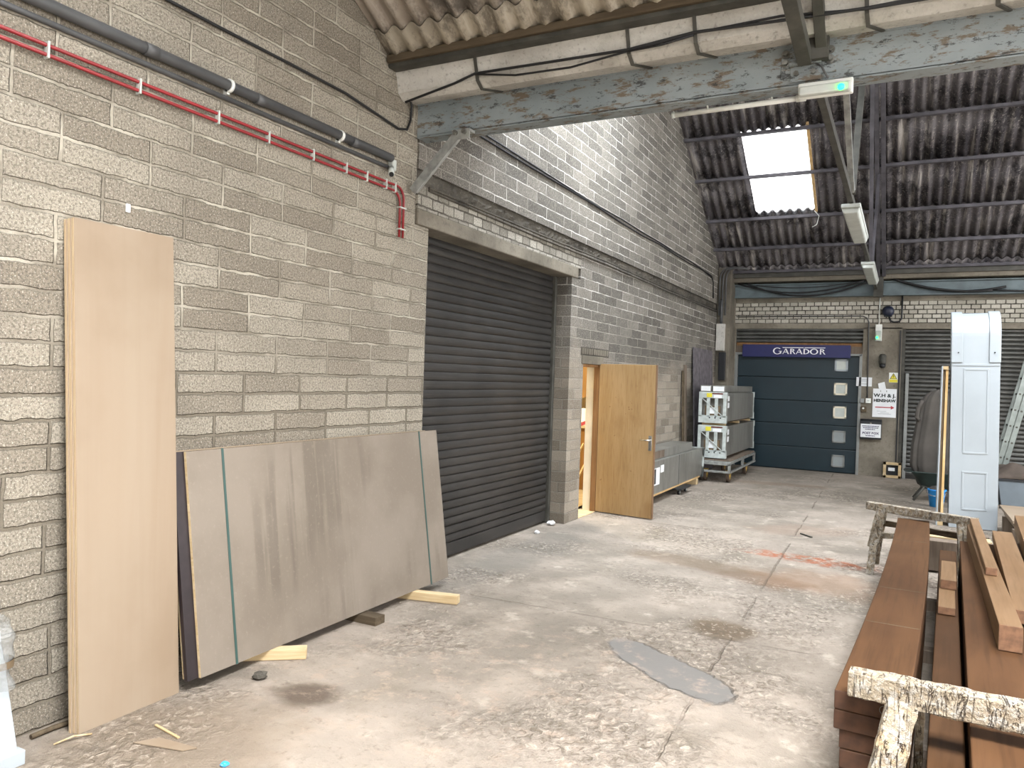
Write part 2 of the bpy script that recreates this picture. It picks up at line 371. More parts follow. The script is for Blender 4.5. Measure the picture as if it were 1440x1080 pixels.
def grp():
    n = NT('translucent_rooflight_sheet')
    tr = n.n('ShaderNodeBsdfTransparent'); tr.inputs[0].default_value = (.95, .97, 1, 1)
    tl = n.n('ShaderNodeBsdfTranslucent'); tl.inputs[0].default_value = (.9, .93, .95, 1)
    mx = n.n('ShaderNodeMixShader'); mx.inputs[0].default_value = .25
    n.t.links.new(tr.outputs[0], mx.inputs[1]); n.t.links.new(tl.outputs[0], mx.inputs[2])
    n.t.links.new(mx.outputs[0], n.t.nodes['Material Output'].inputs[0])
    return n.m
M_['grp'] = grp()

def shutter_mat():
    n = NT('grimy_shutter_slats'); x, y, z = n.xyz()
    c = n.mix(n.ss(n.noise(1.5, 5), .35, .65), '#393735', '#2d2c2b')
    c = n.mix(n.ss(n.noise(7, 5, .6, n.scl(n.obj(), (1, .2, 2))), .52, .7, 0, .5), c, '#45423d')
    c = n.mix(n.ss(n.noise(40, 4), .6, .75, 0, .4), c, '#201f1e')
    n.bump(n.noise(50, 3), .05, .002)
    return n.out(c, .42, .3, .5)
M_['shutter'] = shutter_mat()
M_['shutter_back'] = plain('grey_shutter_slats', '#555552', .38, .55, .25, 6)
M_['red'] = plain('red_conduit', '#82191f', .45, 0, .15, 8)
M_['greypipe'] = plain('grey_plastic_pipe', '#4e4f50', .5, 0, .2, 5)
M_['white_plastic'] = plain('white_plastic', '#dfe2dd', .45, 0, .08)
M_['off_white'] = plain('off_white_plastic', '#b9beb9', .5, 0, .12)
def door_veneer():
    n = NT('oak_veneer_door'); 
    f = n.noise(9, 5, .6, n.scl(n.obj(), (1, 1, .1)), 1); g = n.noise(110, 3, .6, n.scl(n.obj(), (1, 1, .05)))
    c = n.mix(n.ss(f, .35, .65), '#a88d66', '#9d8159'); c = n.mix(n.ss(g, .5, .7, 0, .35), c, '#735534')
    c = n.mix(n.ss(n.noise(2.2, 4), .56, .72, 0, .55), c, '#8a6b45'); c = n.mix(n.ss(n.noise(14, 4), .68, .74, 0, .6), c, '#6d4f2d')
    return n.out(c, .5, 0, .35)
M_['door'] = door_veneer()
M_['door_edge'] = plain('brown_door_lipping', '#6d5136', .6)
M_['brass_wood'] = wood('orange_frame_timber', '#8f6d4a', '#7e5d3d', '#66492f', 'z', 1, .6)
M_['cream'] = plain('cream_plaster', '#e3dcc8', .8, 0, .12, 3)
M_['yellow_room'] = plain('warm_room_wall', '#cdbb95', .8, 0, .12)
M_['brown_cab'] = wood('brown_cupboard', '#9a7443', '#8a6536', '#6d4e29', 'z', 1)
M_['chrome'] = plain('satin_chrome', '#c4c4c0', .25, .9, .1)
M_['teal'] = plain('dark_teal_door_panel', '#172a32', .4, 0, .12, 3)
M_['black_line'] = plain('black_seal', '#101618', .6)
M_['sign_blue'] = plain('navy_sign_face', '#1b1f55', .4, 0, .08)
M_['white_letter'] = plain('white_letter', '#f1f2f4', .5, 0, .03)
M_['white_paint'] = plain('white_satin_paint', '#a0a8ad', .4, 0, .04, 3)
M_['cream_glass'] = plain('obscure_window_glass', '#b9bfb9', .35, 0, .1)
M_['silver_glass'] = plain('grey_window_glass', '#8d9596', .3, 0, .1)
M_['grey_trim'] = plain('grey_metal_trim', '#8b8e8c', .45, .4)
M_['paper'] = plain('white_paper', '#dfe2e4', .7, 0, .05)
M_['ink'] = plain('dark_ink', '#26302f', .7); M_['ink_blue'] = plain('purple_ink', '#3a2f55', .7); M_['ink_red'] = plain('red_ink', '#b24048', .7)
M_['ink_grey'] = plain('faint_print', '#9aa0a2', .7); M_['yellow'] = plain('yellow_print', '#d8cc38', .6)
M_['black_plastic'] = plain('black_plastic', '#1b1d20', .45, 0, .15)
M_['dark_blue_plastic'] = plain('dark_blue_plastic', '#1d2337', .4)
M_['led'] = None
n = NT('green_indicator'); n.put(n.b.inputs['Emission Color'], '#10ff48'); n.b.inputs['Emission Strength'].default_value = 3; M_['led'] = n.out('#0c8a35', .4)
def foil():
    n = NT('grey_film_wrapped_panels'); v = n.scl(n.obj(), (1, .25, 1))
    c = n.mix(n.ss(n.noise(2.5, 5, .6, n.scl(n.obj(), (1, 1, .3))), .36, .66), '#85847e', '#6b6a64')
    c = n.mix(n.ss(n.noise(9, 5, .7, n.scl(n.obj(), (1, 1, .25))), .6, .72, 0, .6), c, '#b3b7b2')
    n.bump(n.noise(10, 5, .6, n.scl(n.obj(), (1, 1, .3)), 1), .3, .02)
    return n.out(c, .35, .25, .5)
M_['foil'] = foil()
M_['white_steel'] = plain('white_coated_steel', '#b9c1be', .4, .1, .2, 12)
M_['carton'] = plain('brown_carton', '#6e5d46', .8, 0, .2)
M_['rubber'] = plain('worn_wheel_tread', '#55463a', .8, 0, .3, 20)
M_['brass'] = plain('yellow_passivated_steel', '#b79a52', .4, .6, .3, 20)
M_['blanket'] = plain('dark_grey_blanket', '#4f4b46', .95, 0, .25, 3, .4)
M_['blanket_brown'] = plain('brown_grey_blanket', '#5a5048', .95, 0, .3, 4, .4)
M_['bluegrey'] = plain('blue_grey_laminate', '#6b757c', .5, 0, .08)
M_['barrow'] = plain('dark_green_barrow_steel', '#2b3835', .5, .2, .25, 6)
M_['bucket'] = plain('blue_plastic', '#2c9cf0', .4, 0, .08)
M_['alu'] = plain('dull_aluminium', '#8b938f', .4, .5, .2, 6)
M_['tar'] = plain('weathered_grey_panel', '#5f5a5e', .9, 0, .35, 9, .5)
M_['greyplank'] = wood('weathered_grey_plank', '#7c7064', '#685d52', '#4f463e', 'z', 1, .85)
M_['photocell'] = plain('dark_bell', '#22252c', .5)
def film():
    n = NT('clear_bubble_wrap')
    n.b.inputs['Base Color'].default_value = (.35, .36, .35, 1); n.b.inputs['Roughness'].default_value = .2
    n.b.inputs['Alpha'].default_value = .45
    n.bump(n.voro(70), .6, .01)
    return n.m
M_['film'] = film()

# ------------------------------------------------------------------ the setting
WN, WF, TH = -3.40, -3.38, .27          # near wall face, far wall face, thickness
YB = 15.9
def roofz_near(y): return 3.93+.5*(4.45-y)
RID = 10.3
def roofz_far(y): return 3.88+.582*(15.55-y) if y > RID else 3.88+.582*(15.55-RID)-.572*(RID-y)
# floor
m = MB(); m.box(-3.7, 12, -6, YB+.25, -.12, 0); struct(m.build('floor', M_['floor']))
# near wall (full height, cut to the roof slope)
m = MB(); m.prism([(-6, 0), (5.06, 0), (5.06, 2.8), (4.87, 2.8), (4.87, 3.9), (4.55, roofz_near(4.55)+.05), (-1.2, roofz_near(-1.2)+.05), (-6, 4.42)], WN-TH, WN)
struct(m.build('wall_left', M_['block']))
m = MB(); m.box(WN-TH, WN+.006, 4.57, 4.87, 3.08, 4.2); struct(m.build('trim_1', M_['block'], bevel=.006))
# far wall lower courses, with the shutter opening and the doorway
SH0, SH1, D0, D1, DH = 5.06, 7.95, 8.37, 8.96, 1.83
m = MB()
m.box(WF-TH, WF, SH1, D0, 0, 2.8); m.box(WF-TH, WF, D0, D1, DH+.1, 2.8)
m.box(WF-.16, WF, D1, 9.6, 0, 2.4); m.box(WF-TH, WF, 9.6, YB, 0, 3.12); m.box(WF-TH, WF, D1, 9.6, 2.4, 3.12); m.box(WF-TH, WF, 8.2, D1, 2.8, 3.12)
m.prism([(4.87, 3.23), (YB, 3.23), (YB, 3.9)] + [(y, roofz_far(y)) for y in (15.5, RID, 4.95)] + [(4.87, 3.95)], WF-TH, WF)
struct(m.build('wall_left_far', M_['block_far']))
m = MB()                                                      # ragged dark ring beam
def ragged(u, v):
    y = 4.87+u*(YB-4.87); return (WF-.035+.03*math.sin(v*PI)*random.uniform(.2, 1), y, 3.115+v*.125+random.uniform(-.008, .008))
m.grid(220, 4, ragged, sm=False); m.box(WF-TH, WF-.06, 4.87, YB, 3.1, 3.24); struct(m.build('trim_2', M_['band']))
m = MB(); m.box(WF-TH, WF+.004, 4.87, 8.2, 2.925, 3.12); struct(m.build('trim_3', M_['lintel_brick']))
m = MB(); m.box(WF-TH+.02, WF+.008, 4.875, 8.12, 2.802, 2.925); struct(m.build('trim_4', M_['concrete'], bevel=.01))
m = MB(); m.box(WF-TH-.01, WF+.01, D0-.06, D1+.06, DH, DH+.1); struct(m.build('trim_6', M_['concrete'], bevel=.006))   # door head
m = MB()
for i in range(12): m.box(WF-.02, WF+.006+random.uniform(0, .006), 8.3+i*.075, 8.3+i*.075+.055, DH+.115, DH+.185)
m.box(WF-.02, WF+.003, 8.28, 9.22, DH+.1, DH+.2, 1); struct(m.build('trim_7', [M_['concrete'], M_['band']]))
# back wall
GX0, GX1, GZ = -3.1, -.74, 2.29
RS0, RS1 = -.08, 2.35
m = MB()
m.box(-3.7, GX0, YB, YB+.25, 0, 2.8); m.box(GX1, RS0, YB, YB+.25, 0, 2.8); m.box(RS1, 12, YB, YB+.25, 0, 2.8)
m.box(-3.7, 12, YB, YB+.25, 2.78, 2.89); m.box(-3.7, 12, YB, YB+.25, 3.29, 3.4)
m.box(-3.7, 12, YB+.05, YB+.25, 3.4, 4.1)
m.box(-3.7, 12, YB+.21, YB+.25, 0, 3.4); struct(m.build('wall_back', M_['backwall']))  # full-width backing sheet, unseen, added to close a light leak
m = MB(); m.box(-3.7, 12, YB-.004, YB+.2, 2.885, 3.295); struct(m.build('trim_8', M_['white_brick']))
m = MB(); m.box(WF, -3.12, 15.35, YB, 0, 3.95); struct(m.build('trim_9', M_['column'], bevel=.012))   # corner pier
# back gutter strip under the eave
m = MB(); m.box(-3.38, 12, YB-.32, YB+.05, 3.68, 3.83); struct(m.build('trim_10', M_['concrete'], bevel=.01))
m = MB(); m.box(-3.38, 12, YB-.37, YB-.325, 3.76, 3.86); struct(m.build('trim_11', M_['dark_steel']))
# valley gutter by the near steel beam
m = MB(); m.prism([(4.565, 3.86), (4.60, 3.71), (4.66, 3.67), (4.80, 3.695), (4.9, 3.71), (5.0, 3.95), (4.86, 3.98), (4.565, 3.9)], WN, 8, 'x'); struct(m.build('trim_12', M_['gutter']))
m = MB(); m.box(WN+.01, 8, 4.44, 4.56, 3.878, 3.93); struct(m.build('trim_13', M_['rustwood'], bevel=.006))
m = MB(); m.box(WN+.01, 8, 4.47, 4.56, 3.85, 3.878); struct(m.build('trim_14', M_['dark_steel']))

# unseen wall and doorway behind the camera, added to cut sky light
m = MB(); m.box(-3.7, 1.0, -6.25, -6, 0, 4.3); m.box(5.5, 12, -6.25, -6, 0, 4.3); m.box(1.0, 5.5, -6.25, -6, 3.4, 4.3); struct(m.build('wall_front_unseen', M_['block']))
# corrugated roof
def corr(m, x0, x1, y0, z0, y1, z1, amp=.027, pitch=.147, mi=0, lift=0.0, ny=1):
    nx = max(4, int((x1-x0)/pitch*8)); k = 2*PI/pitch
    def fn(u, v):
        x = x0+(x1-x0)*u
        return (x, y0+(y1-y0)*v, z0+(z1-z0)*v+amp*math.cos(k*x)+lift)
    m.grid(nx, ny, fn, mi)
XR = 8.0
m = MB()
rows = [15.62, 14.89, 14.19, 13.29, 12.47, 11.4, RID-.05]
SK = (-2.49, -1.475)
for i in range(len(rows)-1):
    ya, yb = rows[i]+.06, rows[i+1]-.02
    if i in (2, 3):
        segs = ((WF-.05, SK[0]), (SK[1], XR))
    else: segs = ((WF-.05, XR),)
    for a, b in segs: corr(m, a, b, ya, roofz_far(ya)+.05, yb, roofz_far(yb)+.075)
struct(m.build('ceiling', M_['roof'], thick=.008))
m = MB()
for i in (2, 3):
    ya, yb = rows[i]+.03, rows[i+1]+.02; corr(m, SK[0]-.02, SK[1]+.02, ya, roofz_far(ya)+.055, yb, roofz_far(yb)+.075, ny=2)
struct(m.build('window_1', M_['grp']))
m = MB()
for X in SK[1:]: m.bar((X, rows[2], roofz_far(rows[2])+.03), (X, rows[4], roofz_far(rows[4])+.03), .04, .05)
struct(m.build('trim_15', M_['pale_wood_y']))
# south slope of the far bay, with rooflights over the left wall
m = MB(); rs = [4.95, 6.3, 7.6, 9.0, RID+.02]
HOLE = ((-3.1, -1.6), (1.2, 3.4))
for i in range(len(rs)-1):
    ya, yb = rs[i]-.03, rs[i+1]+.03
    if i in (1, 2):
        xs = [WF-.05] + [q for h in HOLE for q in h] + [XR]; segs = [(xs[j], xs[j+1]) for j in range(0, len(xs), 2)]
    else: segs = ((WF-.05, XR),)
    for a, b in segs: corr(m, a, b, ya, roofz_far(ya)+.05, yb, roofz_far(yb)+.05)
struct(m.build('ceiling_south', M_['roof'], thick=.008))
m = MB()
for a, b in HOLE:
    corr(m, a, b, 6.3, roofz_far(6.3)+.06, 9.0, roofz_far(9.0)+.06, ny=2)
struct(m.build('window_2', M_['grp']))
# near bay slope rising towards the camera
m = MB(); rn = [4.37, 3.2, 2.0, .8, -.5, -1.3]
for i in range(len(rn)-1):
    ya, yb = rn[i]+.05, rn[i+1]-.03
    segs = ((WN-.02, -.2), (2.8, XR)) if i in (2, 3) else ((WN-.02, XR),)
    for a, b in segs: corr(m, a, b, ya, roofz_near(ya)+.045, yb, roofz_near(yb)+.065)
struct(m.build('ceiling_near', M_['roof_near'], thick=.008))
m = MB()
for ya, yb, segs in ((-1.2, -3.0, ((WN-.02, -.2), (2.8, XR))), (-2.95, -6.1, ((WN-.02, XR),))):
    for a, b in segs: corr(m, a, b, ya, 6.78+.5*(ya+1.2), yb, 6.78+.5*(yb+1.2))
struct(m.build('ceiling_front_unseen', M_['roof_near'], thick=.008))  # unseen slope behind the camera, put in to hold back the sky
m = MB(); corr(m, -.2, 2.8, -1.25, 6.77, -3.0, 5.89, ny=2); struct(m.build('window_unseen_4', M_['grp']))  # unseen rooflight, added to let daylight into the near bay
m = MB(); corr(m, -.2, 2.8, rn[2]+.03, roofz_near(rn[2])+.05, rn[4], roofz_near(rn[4])+.06, ny=2); struct(m.build('window_unseen_3', M_['grp']))  # out-of-view rooflight, sized and placed to light the foreground
m = MB(); corr(m, WN, XR, 4.53, roofz_near(4.53)+.0, 4.30, roofz_near(4.30)+.025, .024); struct(m.build('trim_16', M_['eave'], thick=.008))
m = MB(); corr(m, WF, XR, 15.66, roofz_far(15.66)+.02, 15.44, roofz_far(15.44)+.02, .022); struct(m.build('trim_17', M_['roof'], thick=.008))
# purlins
k = 18
for y in (15.5, 14.89, 14.19, 13.29, 12.47, 11.4):
    z = roofz_far(y)-.02; m = MB()
    m.box(WF, XR, y-.035, y+.035, z-.045, z-.0); m.box(WF, XR, y+.025, y+.035, z-.03, z+.02)
    struct(m.build('trim_%d' % k, M_['purlin'])); k += 1
for y in (6.3, 7.6, 9.0):
    z = roofz_far(y)-.02; m = MB(); m.box(WF, XR, y-.035, y+.035, z-.1, z)
    struct(m.build('trim_%d' % k, M_['purlin'])); k += 1
for y in (3.2, 2.0, .8):
    z = roofz_near(y)-.02; m = MB(); m.box(WN, XR, y-.035, y+.035, z-.1, z)
    struct(m.build('trim_%d' % k, M_['purlin'])); k += 1

m = MB(); m.box(-4.4, -4.3, 4.7, 8.25, 0, 3.1); m.box(-4.4, WF-TH, 4.7, 4.78, 0, 3.1); m.box(-4.4, WF-TH, 8.2, 8.28, 0, 3.1); m.box(-4.4, WF-TH, 4.7, 8.28, 3.1, 3.15); struct(m.build('wall_light_block', M_['band']))  # unseen dark box, added to stop light leaking under the shutter
m = MB(); m.box(-4.4, -3.69, 4.7, 8.25, -.12, -.002); struct(m.build('floor_light_block', M_['concrete']))  # base of the added box
# room glimpsed through the doorway
m = MB()
m.box(-6.4, -6.3, 8.3, 13, 0, 2.7); m.box(-6.4, WF-TH, 12.9, 13, 0, 2.7); m.box(-6.4, WF-TH, 8.28, 8.34, 0, 2.7)
struct(m.build('wall_storeroom', M_['yellow_room']))
m = MB(); m.box(-6.4, WF-TH+.02, 8.3, 13, -.1, .0); m.box(WF-TH-.02, WF-.002, D0, D1, -.1, .006); struct(m.build('floor_storeroom', M_['pale_wood']))
m = MB(); m.box(-6.4, WF-TH, 8.3, 13, 2.7, 2.78); struct(m.build('ceiling_storeroom', M_['cream']))
l = bpy.data.lights.new('storeroom_lamp', 'POINT'); l.energy = 30; l.color = (1, .92, .74); l.shadow_soft_size = .15
o = bpy.data.objects.new('storeroom_lamp', l); C.objects.link(o); o.location = (-4.9, 9.6, 2.35)

# ------------------------------------------------------------------ roller shutters
def shutter_slats(m, axis, a0, a1, face, z0, z1, p, depth, sign):
    # curved interlocking slats: bulge then narrow groove
    prof = []; z = z0
    while z < z1-1e-6:
        h = min(p, z1-z)
        for f, d in ((0, -.7), (.055, -.7), (.075, .2), (.2, .75), (.4, 1), (.62, .95), (.86, .55), (.93, .3), (.95, -.7)):
            prof.append((z+h*f, d*depth))
        z += p
    prof.append((z1, -.7*depth))
    def P(a, zz, d): return (face+sign*d, a, zz) if axis == 'y' else (a, face+sign*d, zz)
    A = [m.bm.verts.new(P(a0, zz, d)) for zz, d in prof]; B = [m.bm.verts.new(P(a1, zz, d)) for zz, d in prof]
    for i in range(len(prof)-1): m._f([A[i], A[i+1], B[i+1], B[i]], 0, False)
t = thing('roller_shutter', 'tall dark grey ribbed roller shutter in the left block wall behind the leaning boards', 'shutter', (-3.6, 6.5, 0))
SX = -3.60
m = MB(); shutter_slats(m, 'y', SH0-.05, SH1+.02, SX, .14, 2.95, .0765, .013, 1); m.build('curtain', M_['shutter'], t, thick=.004)
m = MB(); m.box(SX-.02, SX+.012, SH0, SH1-.01, .025, .14); m.build('bottom_rail', M_['shutter'], t, bevel=.006)
for y in (SH1-.06, SH0-.01):
    m = MB(); m.box(SX-.03, SX+.045, y, y+.055, 0, 2.92); m.build('guide_channel', M_['dark_steel'], t, bevel=.004)
t = thing('roller_shutter', 'dark ribbed roller shutter at the far right behind the white panelled pilaster', 'shutter', (1.1, 15.99, 0))
m = MB(); shutter_slats(m, 'x', RS0-.03, RS1+.03, YB+.1, 0.06, 2.9, .078, .02, -1); m.build('curtain', M_['shutter_back'], t, thick=.004)
m = MB(); m.box(RS0, RS1, YB+.07, YB+.11, 0, .08); m.build('bottom_rail', M_['shutter'], t)
m = MB(); m.box(RS0-.02, RS0+.06, YB+.03, YB+.1, 0, 2.78); m.build('guide_channel', M_['dark_steel'], t)
m = MB(); m.box(.0, .055, YB-.045, YB-.004, 0, 1.95); m.build('guard_strip', M_['grey_trim'], t, bevel=.004)
t = thing('roller_shutter', 'short stretch of rolled-down grey shutter slats above the navy sign', 'shutter', (-1.9, 15.99, 2.4))
m = MB(); shutter_slats(m, 'x', GX0-.02, GX1+.02, YB+.06, 2.5, 2.8, .075, .022, -1); m.build('curtain', M_['shutter_back'], t, thick=.004)
m = MB(); m.box(GX0+.02, GX1-.02, YB+.02, YB+.08, 2.44, 2.5); m.build('bottom_rail', M_['brass_wood'], t)
m = MB(); m.box(GX0, GX1, YB+.03, YB+.2, GZ, 2.46); struct(m.build('trim_40', M_['greyplank']))

# ------------------------------------------------------------------ teal sectional garage door with five windows
t = thing('sectional_garage_door', 'dark teal sectional garage door with five small square windows at back', 'garage door', (-1.92, YB+.05, 0))
m = MB()
for a, b in ((GX0, GX0+.05), (GX1-.05, GX1)): m.box(a, b, YB-.01, YB+.2, 0, GZ)
m.box(GX0, GX1, YB-.01, YB+.2, GZ-.03, GZ+.01); m.build('door_frame', M_['grey_trim'], t, bevel=.004)
hz = [0.01, .455, .91, 1.365, 1.82, GZ-.03]
wz = [2.08, 1.62, 1.17, .70, .23]
for i in range(5):
    m = MB(); m.box(GX0+.05, GX1-.05, YB+.06, YB+.1, hz[i]+.005, hz[i+1]-.005); p = m.build('door_panel', M_['teal'], t, bevel=.008)
for i, z in enumerate(wz):
    X = -1.105; s_ = .118; m = MB()
    y0 = YB+.035
    m.box(X-s_, X+s_, y0, YB+.06, z+s_-.035, z+s_); m.box(X-s_, X+s_, y0, YB+.06, z-s_, z-s_+.035)
    m.box(X-s_, X-s_+.035, y0, YB+.06, z-s_, z+s_); m.box(X+s_-.035, X+s_, y0, YB+.06, z-s_, z+s_)
    f = m.build('window_frame', [M_['white_paint'], M_['cream'], M_['cream'], M_['grey_trim'], M_['grey_trim']][i], t, bevel=.004)
    f['label'] = ['white window frame', 'cream window frame', 'cream window frame', 'silver grey window frame', 'silver grey window frame'][i]
    m = MB(); m.box(X-s_+.03, X+s_-.03, YB+.048, YB+.06, z-s_+.03, z+s_-.03)
    g = m.build('pane', M_['cream_glass'] if i < 3 else M_['silver_glass'], t)
m = MB(); m.box(GX0+.05, GX1-.05, YB+.1, YB+.12, 0, GZ); m.build('seal', M_['black_line'], t)

# navy sign, letters drawn as thick and thin strokes
t = thing('shop_sign', 'long navy sign with white capital lettering above the teal garage door', 'sign', (-1.94, YB-.06, 2.34))
m = MB(); m.box(-2.95, -.945, YB-.06, YB-.015, 2.215, 2.46); m.build('sign_board', M_['sign_blue'], t, bevel=.004)
m = MB(); yl = YB-.064
def quad(pts): m.prism(pts, yl, yl+.006, 'y')
def stroke(x0, z0, x1, z1, w):
    quad([(x0-w/2, z0), (x0+w/2, z0), (x1+w/2, z1), (x1-w/2, z1)])
def arc(cx, cz, rx, rz, tw, tt, a0, a1, n_=22):
    for i in range(n_):
        p = [a0+(a1-a0)*i/n_, a0+(a1-a0)*(i+1)/n_]; q = []
        for a in p: q.append((cx+rx*math.cos(a), cz+rz*math.sin(a)))
        for a in p[::-1]: q.append((cx+(rx-tw)*math.cos(a), cz+(rz-tt)*math.sin(a)))
        quad(q)
def letterA(x, z, h, w):
    stroke(x+.008, z, x+w/2, z+h, .013); stroke(x+w-.012, z, x+w/2, z+h, .026); quad([(x+w*.22, z+h*.3), (x+w*.78, z+h*.3), (x+w*.74, z+h*.3+.012), (x+w*.26, z+h*.3+.012)])
def letterR(x, z, h, w):
    stroke(x+.014, z, x+.014, z+h, .025); arc(x+.018, z+h*.75, w*.62, h*.25, .024, .012, -PI/2, PI/2, 14)
    quad([(x+w*.42, z+h*.5), (x+w*.62, z+h*.52), (x+w*1.02, z), (x+w*.8, z)])
Z0, H = 2.277, .105
arc(-2.275, 2.335, .083, .067, .027, .013, .75, 2*PI-.35, 30); stroke(-2.212, 2.283, -2.212, 2.33, .024); quad([(-2.25, 2.325), (-2.19, 2.325), (-2.19, 2.337), (-2.25, 2.337)])
letterA(-2.18, Z0, H, .125); letterR(-2.035, Z0, H, .098); letterA(-1.93, Z0, H, .125)
stroke(-1.775, Z0, -1.775, Z0+H, .025); arc(-1.775, Z0+H/2, .098, H/2, .027, .012, -PI/2, PI/2, 20)
arc(-1.595, Z0+H/2, .075, H/2+.003, .026, .012, 0, 2*PI, 32); letterR(-1.49, Z0, H, .1)
quad([(-2.17, 2.397), (-1.785, 2.397), (-1.785, 2.41), (-2.185, 2.41)]); quad([(-1.77, 2.397), (-1.40, 2.397), (-1.385, 2.41), (-1.77, 2.41)])
m.build('lettering', M_['white_letter'], t)

# ------------------------------------------------------------------ things fixed to the back wall between the two doors
yw = YB-.004
def plate(name, label, cat, x0, x1, z0, z1, mt, d=.012, bev=.002):
    m = MB(); m.box(x0, x1, yw-d, yw, z0, z1); b = m
    t = thing(name, label, cat, ((x0+x1)/2, yw, z0)); o = b.build('board', mt, t, bevel=bev); return t
RX = (PI/2, 0, 0)
t = plate('direction_sign', 'white portrait sign with name and red arrow on back wall', 'sign', -.535, -.135, 1.12, 1.655, M_['paper'])
text('lettering', 'W.H & J.', .088, (-.335, yw-.014, 1.525), RX, M_['ink'], t, 1.15, bold=.003)
text('lettering', 'HENSHAW', .075, (-.335, yw-.014, 1.43), RX, M_['ink'], t, 1.0, bold=.0035)
m = MB(); m.box(-.49, -.22, yw-.015, yw-.011, 1.297, 1.315); m.prism([(-.225, 1.27), (-.165, 1.306), (-.225, 1.342)], yw-.015, yw-.011, 'y'); m.build('arrow', M_['ink_red'], t)
m = MB()
for z, a, b in ((1.23, -.46, -.3), (1.2, -.4, -.25), (1.18, -.44, -.22)): m.box(a, b, yw-.014, yw-.011, z, z+.006)
m.build('faint_print', M_['ink_grey'], t)
for x in (-.405, -.305):
    m = MB(); m.box(x-.006, x+.006, yw-.016, yw-.011, 1.595, 1.625); m.build('clip', M_['bolt'], t)
t = thing('paper_note', 'small tilted white paper tucked behind the arrow sign', 'paper', (-.4, yw, 1.66))
m = MB(); m.hexa([(-.44,yw-.008,1.66),(-.31,yw-.008,1.63),(-.31,yw-.004,1.63),(-.44,yw-.004,1.66),(-.455,yw-.02,1.75),(-.345,yw-.02,1.785),(-.345,yw-.016,1.785),(-.455,yw-.016,1.75)]); m.build('sheet', M_['paper'], t)
t = plate('notice_sheet', 'landscape white notice with faint lines beside the teal garage door', 'notice', -.83, -.56, 1.69, 1.86, M_['paper'], .006)
m = MB()
for z in (1.815, 1.785, 1.73): m.box(-.78, -.63, yw-.009, yw-.006, z, z+.008)
m.build('print', M_['ink_grey'], t)
t = plate('warning_sign', 'small yellow and white warning sign high on back wall', 'sign', -.275, -.125, 1.775, 1.96, M_['white_plastic'], .005)
m = MB(); m.box(-.27, -.13, yw-.008, yw-.005, 1.78, 1.835); m.prism([(-.255, 1.845), (-.145, 1.845), (-.2, 1.945)], yw-.008, yw-.005, 'y'); m.build('print', M_['yellow'], t)
m = MB()
q = [(-.255, 1.845), (-.145, 1.845), (-.2, 1.945)]
for a, b in zip(q, q[1:]+q[:1]): m.bar((a[0], yw-.009, a[1]), (b[0], yw-.009, b[1]), .004, .008, (0, 0, 1))
m.bar((-.2, yw-.009, 1.87), (-.2, yw-.009, 1.915), .008, .004); m.build('symbol', M_['ink'], t)
t = thing('post_box', 'black wall post box with white POST BOX label below arrow sign', 'post box', (-.54, yw, .71))
m = MB(); m.prism([(yw-.1, .70), (yw, .70), (yw, 1.075), (yw-.05, 1.075), (yw-.1, 1.03)], -.73, -.365, 'x'); m.build('body', M_['black_plastic'], t, bevel=.008)
m = MB(); m.box(-.72, -.375, yw-.106, yw-.1, .735, .985); m.build('label_sheet', M_['paper'], t)
text('lettering', 'POST BOX', .056, (-.548, yw-.108, .812), RX, M_['ink_blue'], t, 1.05, bold=.002)
m = MB()
for z, a, b in ((.945, -.69, -.41), (.915, -.68, -.42), (.885, -.64, -.47), (.765, -.63, -.47)): 
    x = a
    while x < b: w = random.uniform(.012, .03); m.box(x, min(x+w, b), yw-.109, yw-.106, z-.008, z+.008); x += w+.007
m.build('small_print', M_['ink_blue'], t)['kind'] = 'stuff'
m = MB(); m.box(-.56, -.535, yw-.108, yw-.1, .99, 1.01); m.build('lock', M_['chrome'], t)
t = thing('socket_box', 'grey switch box left of the white one on back wall', 'switch', (-.715, yw, 1.38)); m = MB(); m.box(-.75, -.68, yw-.05, yw, 1.375, 1.455); m.build('box', M_['grey_trim'], t, bevel=.006)
t = thing('switch_box', 'small white switch box left of the arrow sign', 'switch', (-.6, yw, 1.38)); m = MB(); m.box(-.655, -.565, yw-.05, yw, 1.375, 1.465); m.build('box', M_['white_plastic'], t, bevel=.006); m = MB(); m.box(-.63, -.59, yw-.056, yw-.05, 1.41, 1.43); m.build('rocker', M_['off_white'], t)
t = thing('key_switch', 'small brown key switch with white knob above black post box', 'switch', (-.68, yw, 1.2)); m = MB(); m.box(-.735, -.635, yw-.05, yw, 1.20, 1.31); m.build('box', M_['rustwood'], t, bevel=.008); m = MB(); m.cyl((-.69, yw-.075, 1.275), (-.69, yw-.05, 1.275), .018); m.build('knob', M_['white_plastic'], t)
t = thing('outdoor_lamp', 'dark cylindrical wall lamp between green-lit fitting and arrow sign', 'lamp', (-.39, yw, 2.06)); m = MB(); m.box(-.43, -.35, yw-.03, yw, 2.1, 2.24); m.build('bracket', M_['dark_steel'], t); m = MB(); m.lathe([(.055, 2.12), (.062, 2.14), (.062, 2.27), (.04, 2.3)], (-.39, yw-.09, 0)); m.build('hood', M_['dark_steel'], t); m = MB(); m.lathe([(.03, 2.04), (.052, 2.06), (.052, 2.12)], (-.39, yw-.09, 0)); m.build('lens', M_['black_plastic'], t)
